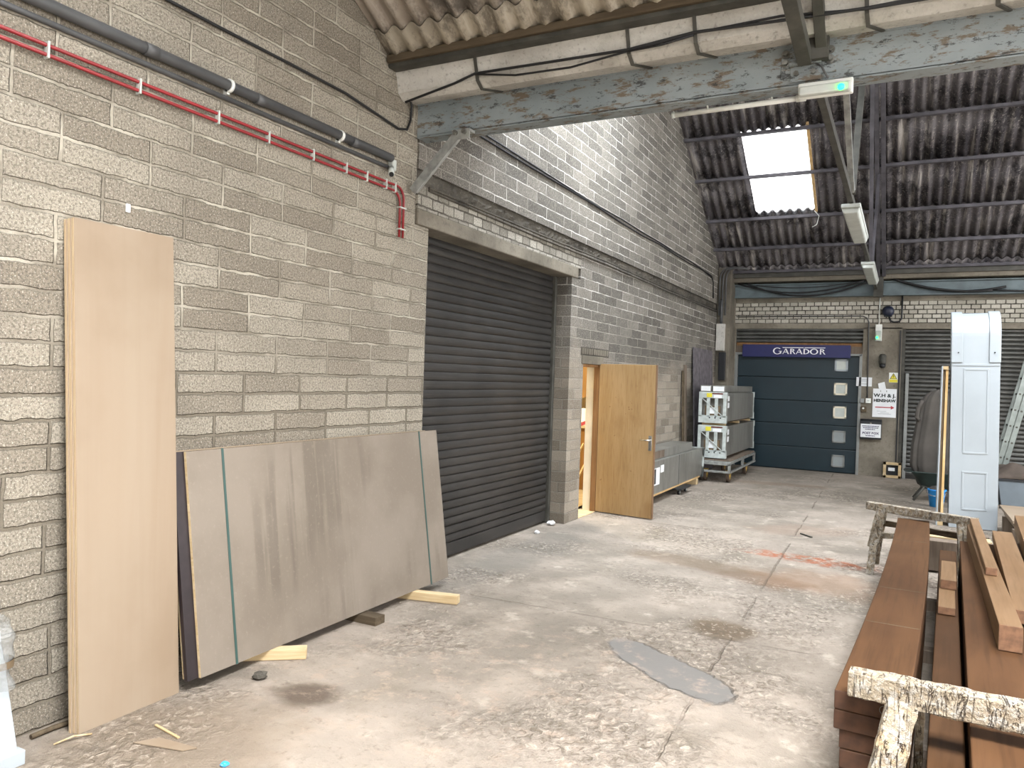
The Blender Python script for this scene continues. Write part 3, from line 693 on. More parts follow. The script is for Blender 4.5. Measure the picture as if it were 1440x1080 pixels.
def emergency_light(x0, x1, y0, y1, z0, z1, label, led, tube_axis):
    t = thing('emergency_light', label, 'emergency light', ((x0+x1)/2, y1, z0))
    m = MB(); m.box(x0, x1, y0+(y1-y0)*.55, y1, z0, z1); m.build('housing', M_['white_plastic'], t, bevel=.008)
    m = MB(); m.box(x0+.008, x1-.008, y0, y0+(y1-y0)*.56, z0-.0, z0+(z1-z0)*.62); m.build('diffuser', M_['off_white'], t, bevel=.012)
    m = MB(); m.lathe([(.001, -.012), (.017, -.008), (.02, 0)], led, 12, axis='y'); m.build('indicator', M_['led'], t)
    return t
emergency_light(-.535, -.42, YB-.08, yw, 2.545, 2.86, 'upright emergency light with green indicator on back wall', (-.5, YB-.082, 2.61), 'z')
t = thing('security_siren', 'dark round siren with looped black cable above back wall light', 'siren', (-.33, yw, 3.0)); m = MB(); m.lathe([(.05, 0), (.1, -.02), (.105, -.08), (.07, -.13), (.02, -.14)], (-.33, yw, 3.1), axis='y'); m.build('horn', M_['dark_blue_plastic'], t)
m = MB(); m.box(-.4, -.26, yw-.03, yw, 3.0, 3.2); m.build('back_plate', M_['black_plastic'], t, bevel=.01)
m = MB(); m.tube([(-.31, yw-.05, 3.0), (-.29, yw-.05, 2.93), (-.23, yw-.05, 2.9), (-.14, yw-.05, 2.91), (-.1, yw-.05, 2.97), (-.1, yw-.05, 3.42)], .016); m.build('cable_loop', M_['black_plastic'], t)
m = MB(); m.tube([(-.475, yw-.02, 2.86), (-.475, yw-.02, 3.36)], .01); tag(m.build('conduit', M_['white_plastic']), 'thin white conduit running up from the back wall emergency light', 'conduit')
m = MB(); m.tube([(-3.1, yw-.015, 3.02), (-.76, yw-.015, 3.02), (-.68, yw-.015, 2.98), (-.65, yw-.015, 2.9), (-.63, yw-.015, 1.46)], .011); tag(m.build('conduit', M_['greypipe']), 'thin grey conduit bending down beside the teal garage door to switches', 'conduit')
t = thing('meter_box', 'small pale timber frame around a dark hatch at back wall foot', 'hatch', (-.165, yw, 0))
m = MB()
for a in ((-.315, -.265, 0, .29), (-.065, -.015, 0, .29), (-.315, -.015, 0, .05), (-.315, -.015, .24, .29)): m.box(a[0], a[1], yw-.09, yw, a[2]+.005, a[3])
m.build('frame', M_['pale_wood'], t, bevel=.003)
m = MB(); m.box(-.265, -.065, yw-.03, yw, .055, .24); m.build('panel', M_['black_plastic'], t); m = MB(); m.box(-.23, -.12, yw-.036, yw-.03, .13, .19); m.build('label_plate', M_['paper'], t)
m = MB(); m.box(-.12, -.095, yw-.02, yw, .3, 2.75); tag(m.build('trunking', M_['black_plastic']), 'slim dark trunking down the right edge of back wall pier', 'trunking')

# painted steel beam on the back wall, cables draped in front
m = MB(); m.box(-3.12, 12, YB-.14, YB+.04, 3.40, 3.63); m.box(-3.12, 12, YB-.2, YB+.05, 3.63, 3.65); m.box(-3.12, 12, YB-.2, YB, 3.385, 3.40)
tag(m.build('steel_beam', M_['beam_back']), 'dull blue-grey steel beam along the back wall above pale bricks', 'beam')
def droop(p0, p1, sag, n_=14):
    p0, p1 = Vector(p0), Vector(p1); return [p0.lerp(p1, i/n_)-Vector((0, 0, sag*4*(i/n_)*(1-i/n_))) for i in range(n_+1)]
t = thing('cable_bundle', 'black cables sagging across the back beam left of the truss', 'cable', (-1.8, YB-.22, 3.4))
for i, (a, b, s_) in enumerate((((-3.0, YB-.22, 3.72), (-.6, YB-.22, 3.68), .3), ((-3.05, YB-.24, 3.66), (-.75, YB-.24, 3.66), .2), ((-2.7, YB-.23, 3.62), (-.6, YB-.23, 3.7), .1))):
    m = MB(); m.tube(droop(a, b, s_), .016 if i < 2 else .01, 6); m.build('cable', M_['cable'], t)
t = thing('cable_bundle', 'black cables sagging across the back beam right of the truss', 'cable', (.9, YB-.22, 3.4))
for i, (a, b, s_) in enumerate((((-.35, YB-.22, 3.72), (1.5, YB-.22, 3.5), .16), ((-.3, YB-.24, 3.7), (1.3, YB-.24, 3.44), .1), ((1.3, YB-.23, 3.44), (4.3, YB-.23, 3.62), .1))):
    m = MB(); m.tube(droop(a, b, s_), .02 if i < 2 else .016, 6); m.build('cable', M_['cable'], t)

# ------------------------------------------------------------------ near steel beam with brace
BY = 4.83
t = thing('steel_beam', 'scuffed grey-blue painted steel beam crossing the top of the picture', 'beam', (0, BY, 3.445))
m = MB(); m.box(WF+.005, 8, BY, BY+.014, 3.455, 3.69); m.box(WF+.005, 8, BY, BY+.13, 3.445, 3.46); m.box(WF+.005, 8, BY-.012, BY+.13, 3.688, 3.702)
m.build('channel', M_['beam'], t)
m = MB()
m.box(-.73, -.42, BY-.012, BY, 3.5, 3.66); m.build('splice_plate', M_['beam'], t, bevel=.003)
m = MB(); m.box(-.68, -.5, BY-.05, BY-.012, 3.555, 3.575); m.box(-.675, -.505, BY-.022, BY, 3.465, 3.555); m.build('angle_cleat', M_['beam'], t, bevel=.003)
for x, z in ((-.705, 3.64), (-.705, 3.585), (-.455, 3.63), (-.455, 3.575), (-.64, 3.51), (-.545, 3.51)):
    m = MB(); m.cyl((x, BY-.018, z), (x, BY-.01, z), .024, seg=16); m.cyl((x, BY-.042, z), (x, BY-.018, z), .016, seg=6, sm=False); m.build('bolt', M_['bolt'], t)
t = thing('knee_brace', 'sloping pale steel angle brace from wall corner up to beam', 'brace', (-3.3, 4.83, 3.0))
m = MB(); a, b = Vector((-3.345, 4.78, 3.02)), Vector((-2.98, 4.80, 3.405))
m.bar(a, b, .07, .008, (-.7, 0, .7)); m.bar(a+Vector((0, -.035, .0)), b+Vector((0, -.035, 0)), .008, .07, (-.7, 0, .7)); m.build('angle', M_['galv'], t, bevel=.002)
m = MB(); m.box(-3.02, -2.87, 4.76, 4.84, 3.425, 3.444); m.box(-2.99, -2.87, 4.762, 4.77, 3.37, 3.43); m.build('gusset', M_['galv'], t, bevel=.002)
for x in (-2.985, -2.91):
    m = MB(); m.cyl((x, 4.735, 3.42), (x, 4.762, 3.42), .018, seg=6, sm=False); m.build('bolt', M_['bolt'], t)
# gutter hangers: bent iron straps
for i, x in enumerate((-2.72, -1.62, -1.2, -.26, .35)):
    lab = ['first black gutter strap from the left wall', 'second black gutter strap from the left wall', 'third black gutter strap from the left wall', 'black gutter strap just right of the truss foot', 'black gutter strap at the right edge above beam'][i]
    m = MB(); m.bar((x, 4.55, 3.85), (x+.005, 4.59, 3.70), .022, .008, (0, 1, 0)); m.bar((x+.005, 4.585, 3.705), (x+.01, 4.65, 3.658), .022, .008, (0, 1, 0)); m.bar((x+.01, 4.65, 3.66), (x+.08, 4.82, 3.69), .022, .008, (0, 0, 1))
    tag(m.build('gutter_strap', M_['dark_steel']), lab, 'bracket', 'gutter straps')
t = thing('cable_run', 'thin black cables sagging along the gutter above the near beam', 'cable', (-1.5, 4.56, 3.680))
for i, (pts, r) in enumerate((([(-3.3, 4.56, 3.620), (-2.9, 4.59, 3.71), (-2.72, 4.56, 3.740), (-2.2, 4.56, 3.730), (-1.62, 4.56, 3.720), (-1.2, 4.56, 3.755), (-.6, 4.56, 3.730), (-.26, 4.56, 3.720), (.7, 4.56, 3.740), (2, 4.56, 3.730)], .009), ([(-2.72, 4.56, 3.735), (-2.4, 4.56, 3.680), (-2.0, 4.56, 3.670), (-1.62, 4.56, 3.710), (-1.2, 4.56, 3.750), (-.7, 4.56, 3.760), (-.26, 4.56, 3.715), (.4, 4.56, 3.710), (2, 4.56, 3.750)], .007), ([(-1.62, 4.56, 3.710), (-1.4, 4.56, 3.715), (-1.2, 4.56, 3.740)], .007))):
    m = MB(); m.tube(pts, r, 6); m.build('cable', M_['cable'], t)
# near bay truss foot, bolted to the beam
t = thing('roof_truss', 'dark double steel members rising from beam bracket out of frame', 'truss', (-.6, 4.8, 3.56))
m = MB(); m.bar((-.59, 4.775, 3.575), (-.59, 1.2, 3.9), .075, .075); m.build('bottom_chord', M_['dark_steel'], t, bevel=.003)
m = MB(); m.bar((-.5, 4.8, 3.62), (-.5, 3.9, 4.12), .06, .06); m.build('rafter', M_['dark_steel'], t, bevel=.003)
m = MB(); m.box(-.63, -.46, 4.74, 4.8, 3.56, 3.72); m.build('gusset', M_['dark_steel'], t)
# emergency light and white pipe under the beam
emergency_light(-.625, -.325, BY-.09, BY-.001, 3.355, 3.445, 'white emergency light with green indicator under the near beam', (-.385, BY-.092, 3.375), 'x')
m = MB(); m.tube([(-.545, BY-.02, 3.57), (-.5, BY-.04, 3.53), (-.46, BY-.05, 3.45)], .006); tag(m.build('lamp_flex', M_['greypipe']), 'short grey flex from beam bracket to the near emergency light', 'cable')
t = thing('white_pipe', 'long white plastic pipe hanging just below the near beam', 'pipe', (-1.0, 5.0, 3.4))
m = MB(); m.cyl((-1.43, 5.0, 3.428), (-.63, 4.96, 3.418), .0165); m.build('pipe', M_['white_plastic'], t)
m = MB(); m.cyl((-1.445, 5.0, 3.428), (-1.425, 5.0, 3.428), .02); m.build('end_cap', M_['off_white'], t)
m = MB(); m.cyl((-.655, 4.962, 3.419), (-.6, 4.96, 3.418), .022); m.build('end_cap', M_['white_plastic'], t)
for x in (-1.2, -.8):
    m = MB(); m.cyl((x, 4.985, 3.43), (x, 4.94, 3.455), .006); m.build('clip', M_['off_white'], t)

# far bay truss
XT = -.52
t = thing('roof_truss', 'dark steel roof truss of the far bay running under the dark roof', 'truss', (XT, 10.3, 3.5))
m = MB(); m.bar((XT-.02, BY+.14, 3.52), (XT-.02, YB-.25, 3.52), .045, .07); m.build('bottom_chord', M_['dark_steel'], t)
for dx in (-.045, .045):
    m = MB(); m.bar((XT+.06+dx, YB-.35, roofz_far(YB-.35)-.13), (XT+.06+dx, RID, roofz_far(RID)-.14), .06, .09); m.build('rafter', M_['purlin'], t)
m = MB(); m.bar((XT+.06, BY+.2, 3.72), (XT+.06, RID, roofz_far(RID)-.14), .08, .09); m.build('rafter', M_['purlin'], t)
m = MB(); m.bar((XT, 8.0, 3.54), (XT-.03, 6.6, roofz_far(6.6)-.16), .05, .05); m.build('web_member', M_['galv'], t)
m = MB(); m.bar((XT, 8.05, 3.54), (XT, RID-.05, roofz_far(RID)-.2), .06, .06); m.build('web_member', M_['dark_steel'], t)
m = MB(); m.bar((XT, 12.6, 3.54), (XT, RID+.05, roofz_far(RID)-.2), .05, .05); m.build('web_member', M_['purlin'], t)
m = MB(); m.bar((XT+.02, 12.6, 3.54), (XT+.04, 13.3, roofz_far(13.3)-.16), .04, .04); m.build('web_member', M_['purlin'], t)
m = MB(); m.box(XT-.06, XT+.1, YB-.33, YB-.2, 3.35, 3.85); m.build('foot_plate', M_['dark_steel'], t)
for nm, y0, y1, lab in (('a', 8.25, 10.05, 'white strip lamp hanging from the truss nearer the camera'), ('b', 12.1, 14.1, 'white strip lamp hanging from the truss nearer the back wall')):
    t = thing('strip_lamp', lab, 'lamp', (XT-.02, (y0+y1)/2, 3.4), group='strip lamps under the far truss')
    m = MB(); m.box(XT-.11, XT+.07, y0, y1, 3.44, 3.48); m.build('housing', M_['off_white'], t, bevel=.008)
    m = MB(); m.prism([(-.105, 3.44), (-.085, 3.385), (.045, 3.385), (.065, 3.44)], y0+.02, y1-.02, 'y'); bmesh.ops.translate(m.bm, verts=m.bm.verts[:], vec=(XT, 0, 0)); m.build('diffuser', M_['off_white'], t, bevel=.012)
    for y in (y0+.06, y1-.06):
        m = MB(); m.box(XT-.03, XT-.01, y-.015, y+.015, 3.478, 3.5); m.build('hanger', M_['galv'], t)
m = MB(); m.tube([(-1.5, 14.12, 4.7), (-1.42, 14.1, 4.6), (-1.45, 14.08, 4.45), (-1.52, 14.05, 4.4)], .007, 6); tag(m.build('loose_wire', M_['off_white']), 'loose pale wire dangling below the rooflight corner', 'wire')

# ------------------------------------------------------------------ pipes and cables on the left wall
t = thing('red_conduit', 'pair of thin red conduits clipped along the upper left wall', 'conduit', (WN, 3, 3.0))
for dz, ye in ((0, 4.69), (-.042, 4.645)):
    zt = 3.03+dz; pts = [(WN+.02, -1.0, zt), (WN+.02, ye-.09, zt)]
    for i in range(1, 7):
        a = i/6*PI/2; pts.append((WN+.02, ye-.09+.09*math.sin(a), zt-.09+.09*math.cos(a)))
    pts += [(WN+.02, ye, 2.66)]
    m = MB(); m.tube(pts, .009, 10); m.build('pipe', M_['red'], t)
for y in (2.02, 2.47, 2.95, 3.32, 3.7, 4.02, 4.24, 4.46, 4.57):
    m = MB(); m.box(WN, WN+.036, y-.005, y+.005, 2.972, 3.047); m.build('clip', M_['off_white'], t, bevel=.003)
for z in (2.88, 2.72):
    m = MB(); m.box(WN, WN+.036, 4.63, 4.71, z-.005, z+.005); m.build('clip', M_['off_white'], t, bevel=.003)
t = thing('grey_pipe', 'dark grey plastic pipe clipped high along the left block wall', 'pipe', (WN, 3, 3.2))
m = MB(); m.cyl((WN+.035, -1, 3.19), (WN+.035, 4.5, 3.205), .029, seg=16); m.build('pipe', M_['greypipe'], t)
for y in (2.48, 3.2, 4.05):
    m = MB(); m.cyl((WN+.035, y, 3.1985), (WN+.035, y+.07, 3.199), .033, seg=16); m.build('coupling', M_['greypipe'], t)
for y in (3.0, 3.93):
    m = MB(); m.cyl((WN+.035, y, 3.2), (WN+.035, y+.018, 3.2), .037, seg=16); m.box(WN, WN+.03, y, y+.018, 3.155, 3.18); m.build('clip', M_['white_plastic'], t)
m = MB(); m.cyl((WN+.012, -1, 3.125), (WN+.012, 4.52, 3.14), .014, seg=10); tag(m.build('pipe_shadow_strip', M_['greypipe']), 'dark strip for the shadow and channel under the grey pipe on left wall', 'pipe')  # strip standing in for the shadow and groove below the grey pipe
t = thing('security_camera', 'small white wall camera at the end of the grey pipe', 'camera', (WN, 4.5, 3.13))
m = MB(); m.box(WN, WN+.05, 4.505, 4.55, 3.12, 3.2); m.build('bracket', M_['off_white'], t, bevel=.008)
m = MB(); m.cyl((WN+.045, 4.49, 3.13), (WN+.085, 4.44, 3.07), .022); m.build('body', M_['off_white'], t)
m = MB(); m.cyl((WN+.084, 4.4415, 3.072), (WN+.09, 4.434, 3.063), .017); m.build('lens', M_['black_plastic'], t)
m = MB(); m.tube([(WN+.015, 2.2, 3.52), (WN+.015, 2.61, 3.5), (WN+.015, 3.0, 3.50), (WN+.015, 3.5, 3.505), (WN+.015, 4.0, 3.505), (WN+.015, 4.4, 3.47), (WN+.015, 4.6, 3.45), (WN+.03, 4.69, 3.47), (WN+.03, 4.73, 3.55), (WN+.03, 4.74, 3.66), (WN+.05, 4.68, 3.7)], .009, 8)
tag(m.build('wall_cable', M_['cable']), 'single black cable crossing the upper left wall to the beam end', 'cable')
t = thing('wall_cable', 'twin black cables crossing the bright upper far wall', 'cable', (WF, 10, 3.7))
for dz in (0, .03):
    rr = random.Random(3+int(dz*100)); m = MB(); m.tube([(WF+.012, y, 3.745-.004*(y-5)+dz+rr.uniform(-.02, .012)) for y in [5+.9*i for i in range(11)]]+[(WF+.012, 14.75, 3.68+dz), (WF+.012, 14.9, 3.6), (WF+.012, 14.92+dz, 3.3)], .009, 6); m.build('cable', M_['cable'], t)
t = thing('wall_cable', 'twin dark pipes running just under the dark concrete band', 'pipe', (WF, 10, 3.05))
for dz in (0, .035):
    m = MB(); m.tube([(WF+.016, 5.0, 3.085+dz*.6), (WF+.016, 7, 3.075+dz), (WF+.016, 9, 3.09+dz), (WF+.016, 12, 3.07+dz), (WF+.016, 15.3, 3.07+dz)], .01, 8); m.build('pipe', M_['band'], t)
m = MB(); m.box(WN-.001, WN+.006, 2.43, 2.452, 2.39, 2.43); tag(m.build('wall_plug', M_['paper']), 'small white dab stuck on the left wall above the plywood', 'patch')
# junction box, pipes in the far corner
t = thing('junction_box', 'pale upright electrical box on the far left corner pier', 'electrical box', (-3.25, 15.35, 2.2))
m = MB(); m.box(-3.36, -3.2, 15.24, 15.35, 2.3, 2.83); m.build('box', M_['gutter'], t, bevel=.006)
m = MB(); m.cyl((-3.28, 15.3, 2.83), (-3.28, 15.3, 3.3), .03); m.build('conduit', M_['greypipe'], t)
m = MB(); m.box(-3.3, -3.17, 15.27, 15.35, 1.72, 2.27); m.build('isolator', M_['black_plastic'], t, bevel=.01)
t = thing('corner_pipes', 'dark bent pipes rising up the far left corner pier', 'pipe', (-3.2, 15.3, 3.2))
for dx in (0, .06, .12):
    m = MB(); m.tube([(-3.33+dx, 15.3, 3.0), (-3.33+dx, 15.3, 3.72), (-3.31+dx, 15.28, 3.82), (-3.25+dx, 15.26, 3.9), (-3.12+dx, 15.26, 3.93), (-2.8, 15.26, 3.9)], .017, 8); m.build('pipe', M_['greypipe'], t)

# ------------------------------------------------------------------ doorway, frame and open leaf
t = thing('door_1', 'door frame', 'door', (WF, 8.66, 0)); del t['label']; del t['category']; struct(t)
m = MB(); m.box(WF-.075, WF-.005, D1-.035, D1, 0, DH); m.build('door_frame', M_['brass_wood'], t, bevel=.003)
m = MB(); m.box(WF-.2, WF-.02, D0, D1, DH-.03, DH); m.build('door_frame', M_['brass_wood'], t)
m = MB(); m.box(WF-.1, WF-.03, D0, D0+.02, 0, DH); m.build('door_frame', M_['pale_wood_z'], t)
m = MB(); m.box(WF-.18, WF-.075, D1-.012, D1+.05, 0, 2.0); struct(m.build('trim_41', M_['cream']))
ang = math.atan2(8.86-8.965, -2.625+3.375)
t = thing('open_door', 'oak veneer flush door standing open at right angles to the left wall', 'door', (-3.375, 8.965, 0), (0, 0, ang))
m = MB(); m.box(0, .757, -.04, 0, .012, 1.845); m.build('leaf', M_['door'], t, bevel=.003, local=True)
m = MB(); m.box(.757, .762, -.041, .001, .012, 1.845); m.build('edge_lipping', M_['door_edge'], t, local=True)
m = MB(); m.box(.69, .735, -.047, -.04, .82, 1.0); m.build('handle_plate', M_['chrome'], t, bevel=.004, local=True)
m = MB(); m.tube([(.715, -.045, .945), (.715, -.075, .945), (.7, -.085, .945), (.6, -.085, .945)], .009); m.build('lever_handle', M_['chrome'], t, local=True)
for z in (.2, .95, 1.65):
    m = MB(); m.cyl((0, .004, z), (0, .004, z+.09), .008); m.build('hinge', M_['bolt'], t, local=True)
# storeroom contents seen through the gap
t = thing('storeroom_cupboard', 'brown cupboard glimpsed through the doorway gap', 'cupboard', (-4.6, 10.8, 0))
m = MB(); m.box(-5.3, -4.0, 10.6, 11.2, 0, .92); m.build('body', M_['brown_cab'], t, bevel=.004)
m = MB(); m.box(-5.32, -3.98, 10.56, 11.22, .92, .95); m.build('top', M_['pale_wood'], t)
m = MB(); m.box(-4.42, -4.12, 10.75, 11.0, .95, 1.2); tag(m.build('white_carton', M_['paper'], bevel=.01), 'white carton on the storeroom cupboard inside the doorway', 'box')
m = MB(); m.box(-5.2, -4.0, 11.5, 11.6, 1.35, 2.6); tag(m.build('wall_cabinet', M_['brown_cab'], bevel=.004), 'tall brown cabinet high inside the storeroom doorway', 'cabinet')
m = MB(); m.bar((-4.3, 10.62, .97), (-4.05, 10.7, 1.08), .03, .05); m.cyl((-4.2, 10.66, 1.0), (-4.2, 10.64, 1.12), .02); tag(m.build('red_clamp', M_['ink_red']), 'small dark red tool on cupboard inside the doorway', 'tool')
for i, (a, b) in enumerate((((-4.25, 10.2, 0), (-4.05, 10.5, .62)), ((-4.45, 10.25, 0), (-4.2, 10.53, .7)), ((-3.98, 10.1, 0), (-3.95, 10.52, .5)))):
    m = MB(); m.bar(a, b, .035, .02); tag(m.build('batten_offcut', M_['pale_wood_z']), 'pale offcut %s propped in the storeroom doorway' % ('leaning left', 'tallest and leaning', 'shortest and upright')[i], 'timber', 'offcuts in the storeroom')

# ------------------------------------------------------------------ leaning boards, foreground left
def lean_board(name, label, cat, x, y, z, ly, lz, th, ang, mats, group=None, rz=0, bev=.0015, strip=None):
    # local: thickness -X..0, length along Y, height along Z
    t = thing(name, label, cat, (x, y, z), (0, -ang, rz), group)
    m = MB(); m.box(-th, 0, 0, ly, 0, lz); bm = m.bm; bm.normal_update()
    bm.faces.ensure_lookup_table()
    for f in bm.faces:
        if abs(f.normal.x) < .5: f.material_index = 1
    m.build('sheet', mats, t, bevel=bev, local=True); return t
pa = math.atan2(.138, 2.3)
for i, lab in enumerate(('front sheet of pale plywood standing on end against left wall', 'middle plywood strip behind the front sheet on left wall', 'rearmost plywood strip touching the left block wall')):
    lean_board('plywood_sheet', lab, 'plywood', -3.203-.0185*i, 2.135-.006*i, .0, .525, 2.305-.004*i, .018, pa, [M_['ply'], M_['ply_edge']], 'plywood strips on end')
ba = math.atan2(.16, 1.145)
BX, BZ0 = -3.135, .062
off = 0
for i, (lab, th, mats, dy, ly) in enumerate((('large grey-brown board at the front of the leaning stack', .018, [M_['mdf'], M_['pale_wood']], 0, 2.37),
        ('dark film-faced sheet behind the grey-brown front board', .022, [M_['dark_ply'], M_['dark_ply']], -.066, 2.39), ('pale-edged sheet right behind the dark sheet', .009, [M_['ply'], M_['pale_wood']], -.05, 2.33),
        ('thin sheet fourth from the front of the stack', .008, [M_['ply'], M_['carton']], -.04, 2.3), ('thin sheet fifth from the front of the stack', .008, [M_['ply'], M_['pale_wood']], -.055, 2.3), ('rearmost sheet of the leaning stack by the wall', .009, [M_['mdf'], M_['carton']], -.03, 2.2))):
    t = lean_board('sheet_board', lab, 'board', BX-off-.001*i, 2.735+dy, BZ0, ly, 1.155, th, ba, mats, 'boards stacked on the left wall')
    off += th
for y, lab in ((2.97, 'dark green strap around the near end of the leaning boards'), (4.86, 'dark green strap around the far end of the leaning boards')):
    t = thing('packing_strap', lab, 'strap', (BX, y, BZ0), (0, -ba, 0), 'straps round the boards')
    m = MB(); m.box(.001, .0025, -.008, .008, -.002, 1.157); m.box(-.085, .0025, -.008, .008, 1.1565, 1.158); m.build('band', M_['strap'], t, local=True)
for (a, b, lab) in (((-3.36, 3.08, .03), (-3.0, 3.36, .03), 'pale softwood batten under the near end of leaning boards'), ((-3.33, 4.6, .03), (-2.81, 4.72, .03), 'pale softwood batten under the far end of leaning boards')):
    m = MB(); a, b = Vector(a), Vector(b); d = b-a
    t = thing('softwood_batten', lab, 'batten', a, (0, 0, math.atan2(d.y, d.x)), 'battens under the boards')
    m.box(0, d.length, -.035, .035, -.029, .031); m.build('timber', M_['pale_wood'], t, bevel=.004, local=True)
m = MB(); m.box(-3.3, -3.0, 4.0, 4.1, .0, .055); tag(m.build('timber_block', M_['rustwood'], bevel=.004), 'brown timber block hidden under the middle of leaning boards', 'block')
# white wrapped item at the left edge
t = thing('wrapped_frame', 'white plastic-wrapped board end at the bottom left corner', 'wrapped board', (-3.25, 1.75, 0))
m = MB(); m.hexa([(-3.39, 1.3, 0), (-3.165, 1.3, 0), (-3.165, 1.86, 0), (-3.39, 1.86, 0), (-3.39, 1.3, .55), (-3.335, 1.3, .55), (-3.335, 1.86, .55), (-3.39, 1.86, .55)]); m.build('board', M_['white_paint'], t, bevel=.006)
m = MB(); m.box(-3.2, -3.145, 1.3, 1.87, 0, .06); m.build('foot', M_['white_paint'], t, bevel=.004)
m = MB()
def blob(u, v):
    a = u*2*PI; r = .055+.012*math.sin(7*v+3*u*6.28)+.006*math.sin(19*v); return (-3.3+r*math.cos(a)+.035*(1-v), 1.82+r*math.sin(a), .30+.28*v)
m.grid(20, 18, blob); m.build('bubble_wrap', M_['film'], t)
m = MB()
def tape(u, v):
    a = u*2*PI; return (-3.285+.066*math.cos(a), 1.82+.066*math.sin(a), .385+.03*v)
m.grid(20, 1, tape); m.build('parcel_tape', M_['carton'], t)
# scraps on the floor
def scrap(pts, z, h, mt, name, lab, cat):
    m = MB(); m.prism(pts, z, z+h, 'z'); tag(m.build(name, mt), lab, cat)
scrap([(-2.93, 2.2), (-2.69, 2.26), (-2.66, 2.31), (-2.87, 2.29)], .003, .004, M_['ply'], 'veneer_scrap', 'flat pale veneer scrap on floor by the plywood', 'scrap')
m = MB(); m.bar((-2.99, 2.36, .006), (-2.80, 2.33, .006), .012, .006); tag(m.build('wood_splinter', M_['pale_wood']), 'thin pale splinter lying above the veneer scrap', 'scrap')
m = MB(); m.tube([(-3.2, 2.02, .004), (-3.17, 2.09, .02), (-3.15, 2.16, .006)], .004, 6); tag(m.build('wood_shaving', M_['pale_wood']), 'curved pale shaving by the bottom left corner', 'scrap')
m = MB(); m.tube([(-3.33, 2.0, .012), (-3.33, 2.1, .014), (-3.32, 2.2, .012)], .012, 6); tag(m.build('dark_debris', M_['rustwood']), 'dark debris along the wall foot beside plywood', 'debris')
rr = random.Random(5)
def crumple(c, r, mt, name, lab, cat):
    m = MB(); bmesh.ops.create_icosphere(m.bm, subdivisions=2, radius=r)
    for v in m.bm.verts: v.co *= rr.uniform(.65, 1.15); v.co.z *= .5; v.co += Vector(c)
    tag(m.build(name, mt), lab, cat)
crumple((-2.45, 2.27, .008), .018, M_['bucket'], 'blue_scrap', 'tiny crumpled blue scrap on the foreground floor', 'scrap')
crumple((-3.47, 7.8, .03), .05, M_['paper'], 'paper_scrap', 'crumpled white paper at the shutter corner by the pier', 'paper')
crumple((-3.41, 7.3, .015), .035, M_['paper'], 'paper_scrap', 'smaller white paper scrap along the shutter foot', 'paper')
crumple((-3.0, 3.0, .015), .045, M_['band'], 'stone_chip', 'dark stone chip on floor under the leaning boards', 'stone')
m = MB(); m.bar((-.98, 9.05, .008), (-.85, 8.9, .008), .02, .012); tag(m.build('dark_stick', M_['dark_steel']), 'short dark stick lying on the middle floor', 'stick')

# weathered panel and planks against the far left wall
t = lean_board('weathered_sheet', 'weathered dark grey panel leaning on far left wall behind crates', 'panel', WF+.13, 13.45, 0, 1.45, 2.28, .02, .04, [M_['tar'], M_['tar']])
for i, (y, h, lab) in enumerate(((12.9, 1.95, 'tall brown plank leaning beside the weathered grey panel'), (12.79, 1.85, 'dark narrow plank leaning left of the brown one'))):
    t = lean_board('leaning_plank', lab, 'plank', WF+.10, y, 0, .13 if i == 0 else .07, h, .025, .035, [M_['greyplank'], M_['greyplank']] if i == 0 else [M_['rustwood'], M_['rustwood']])

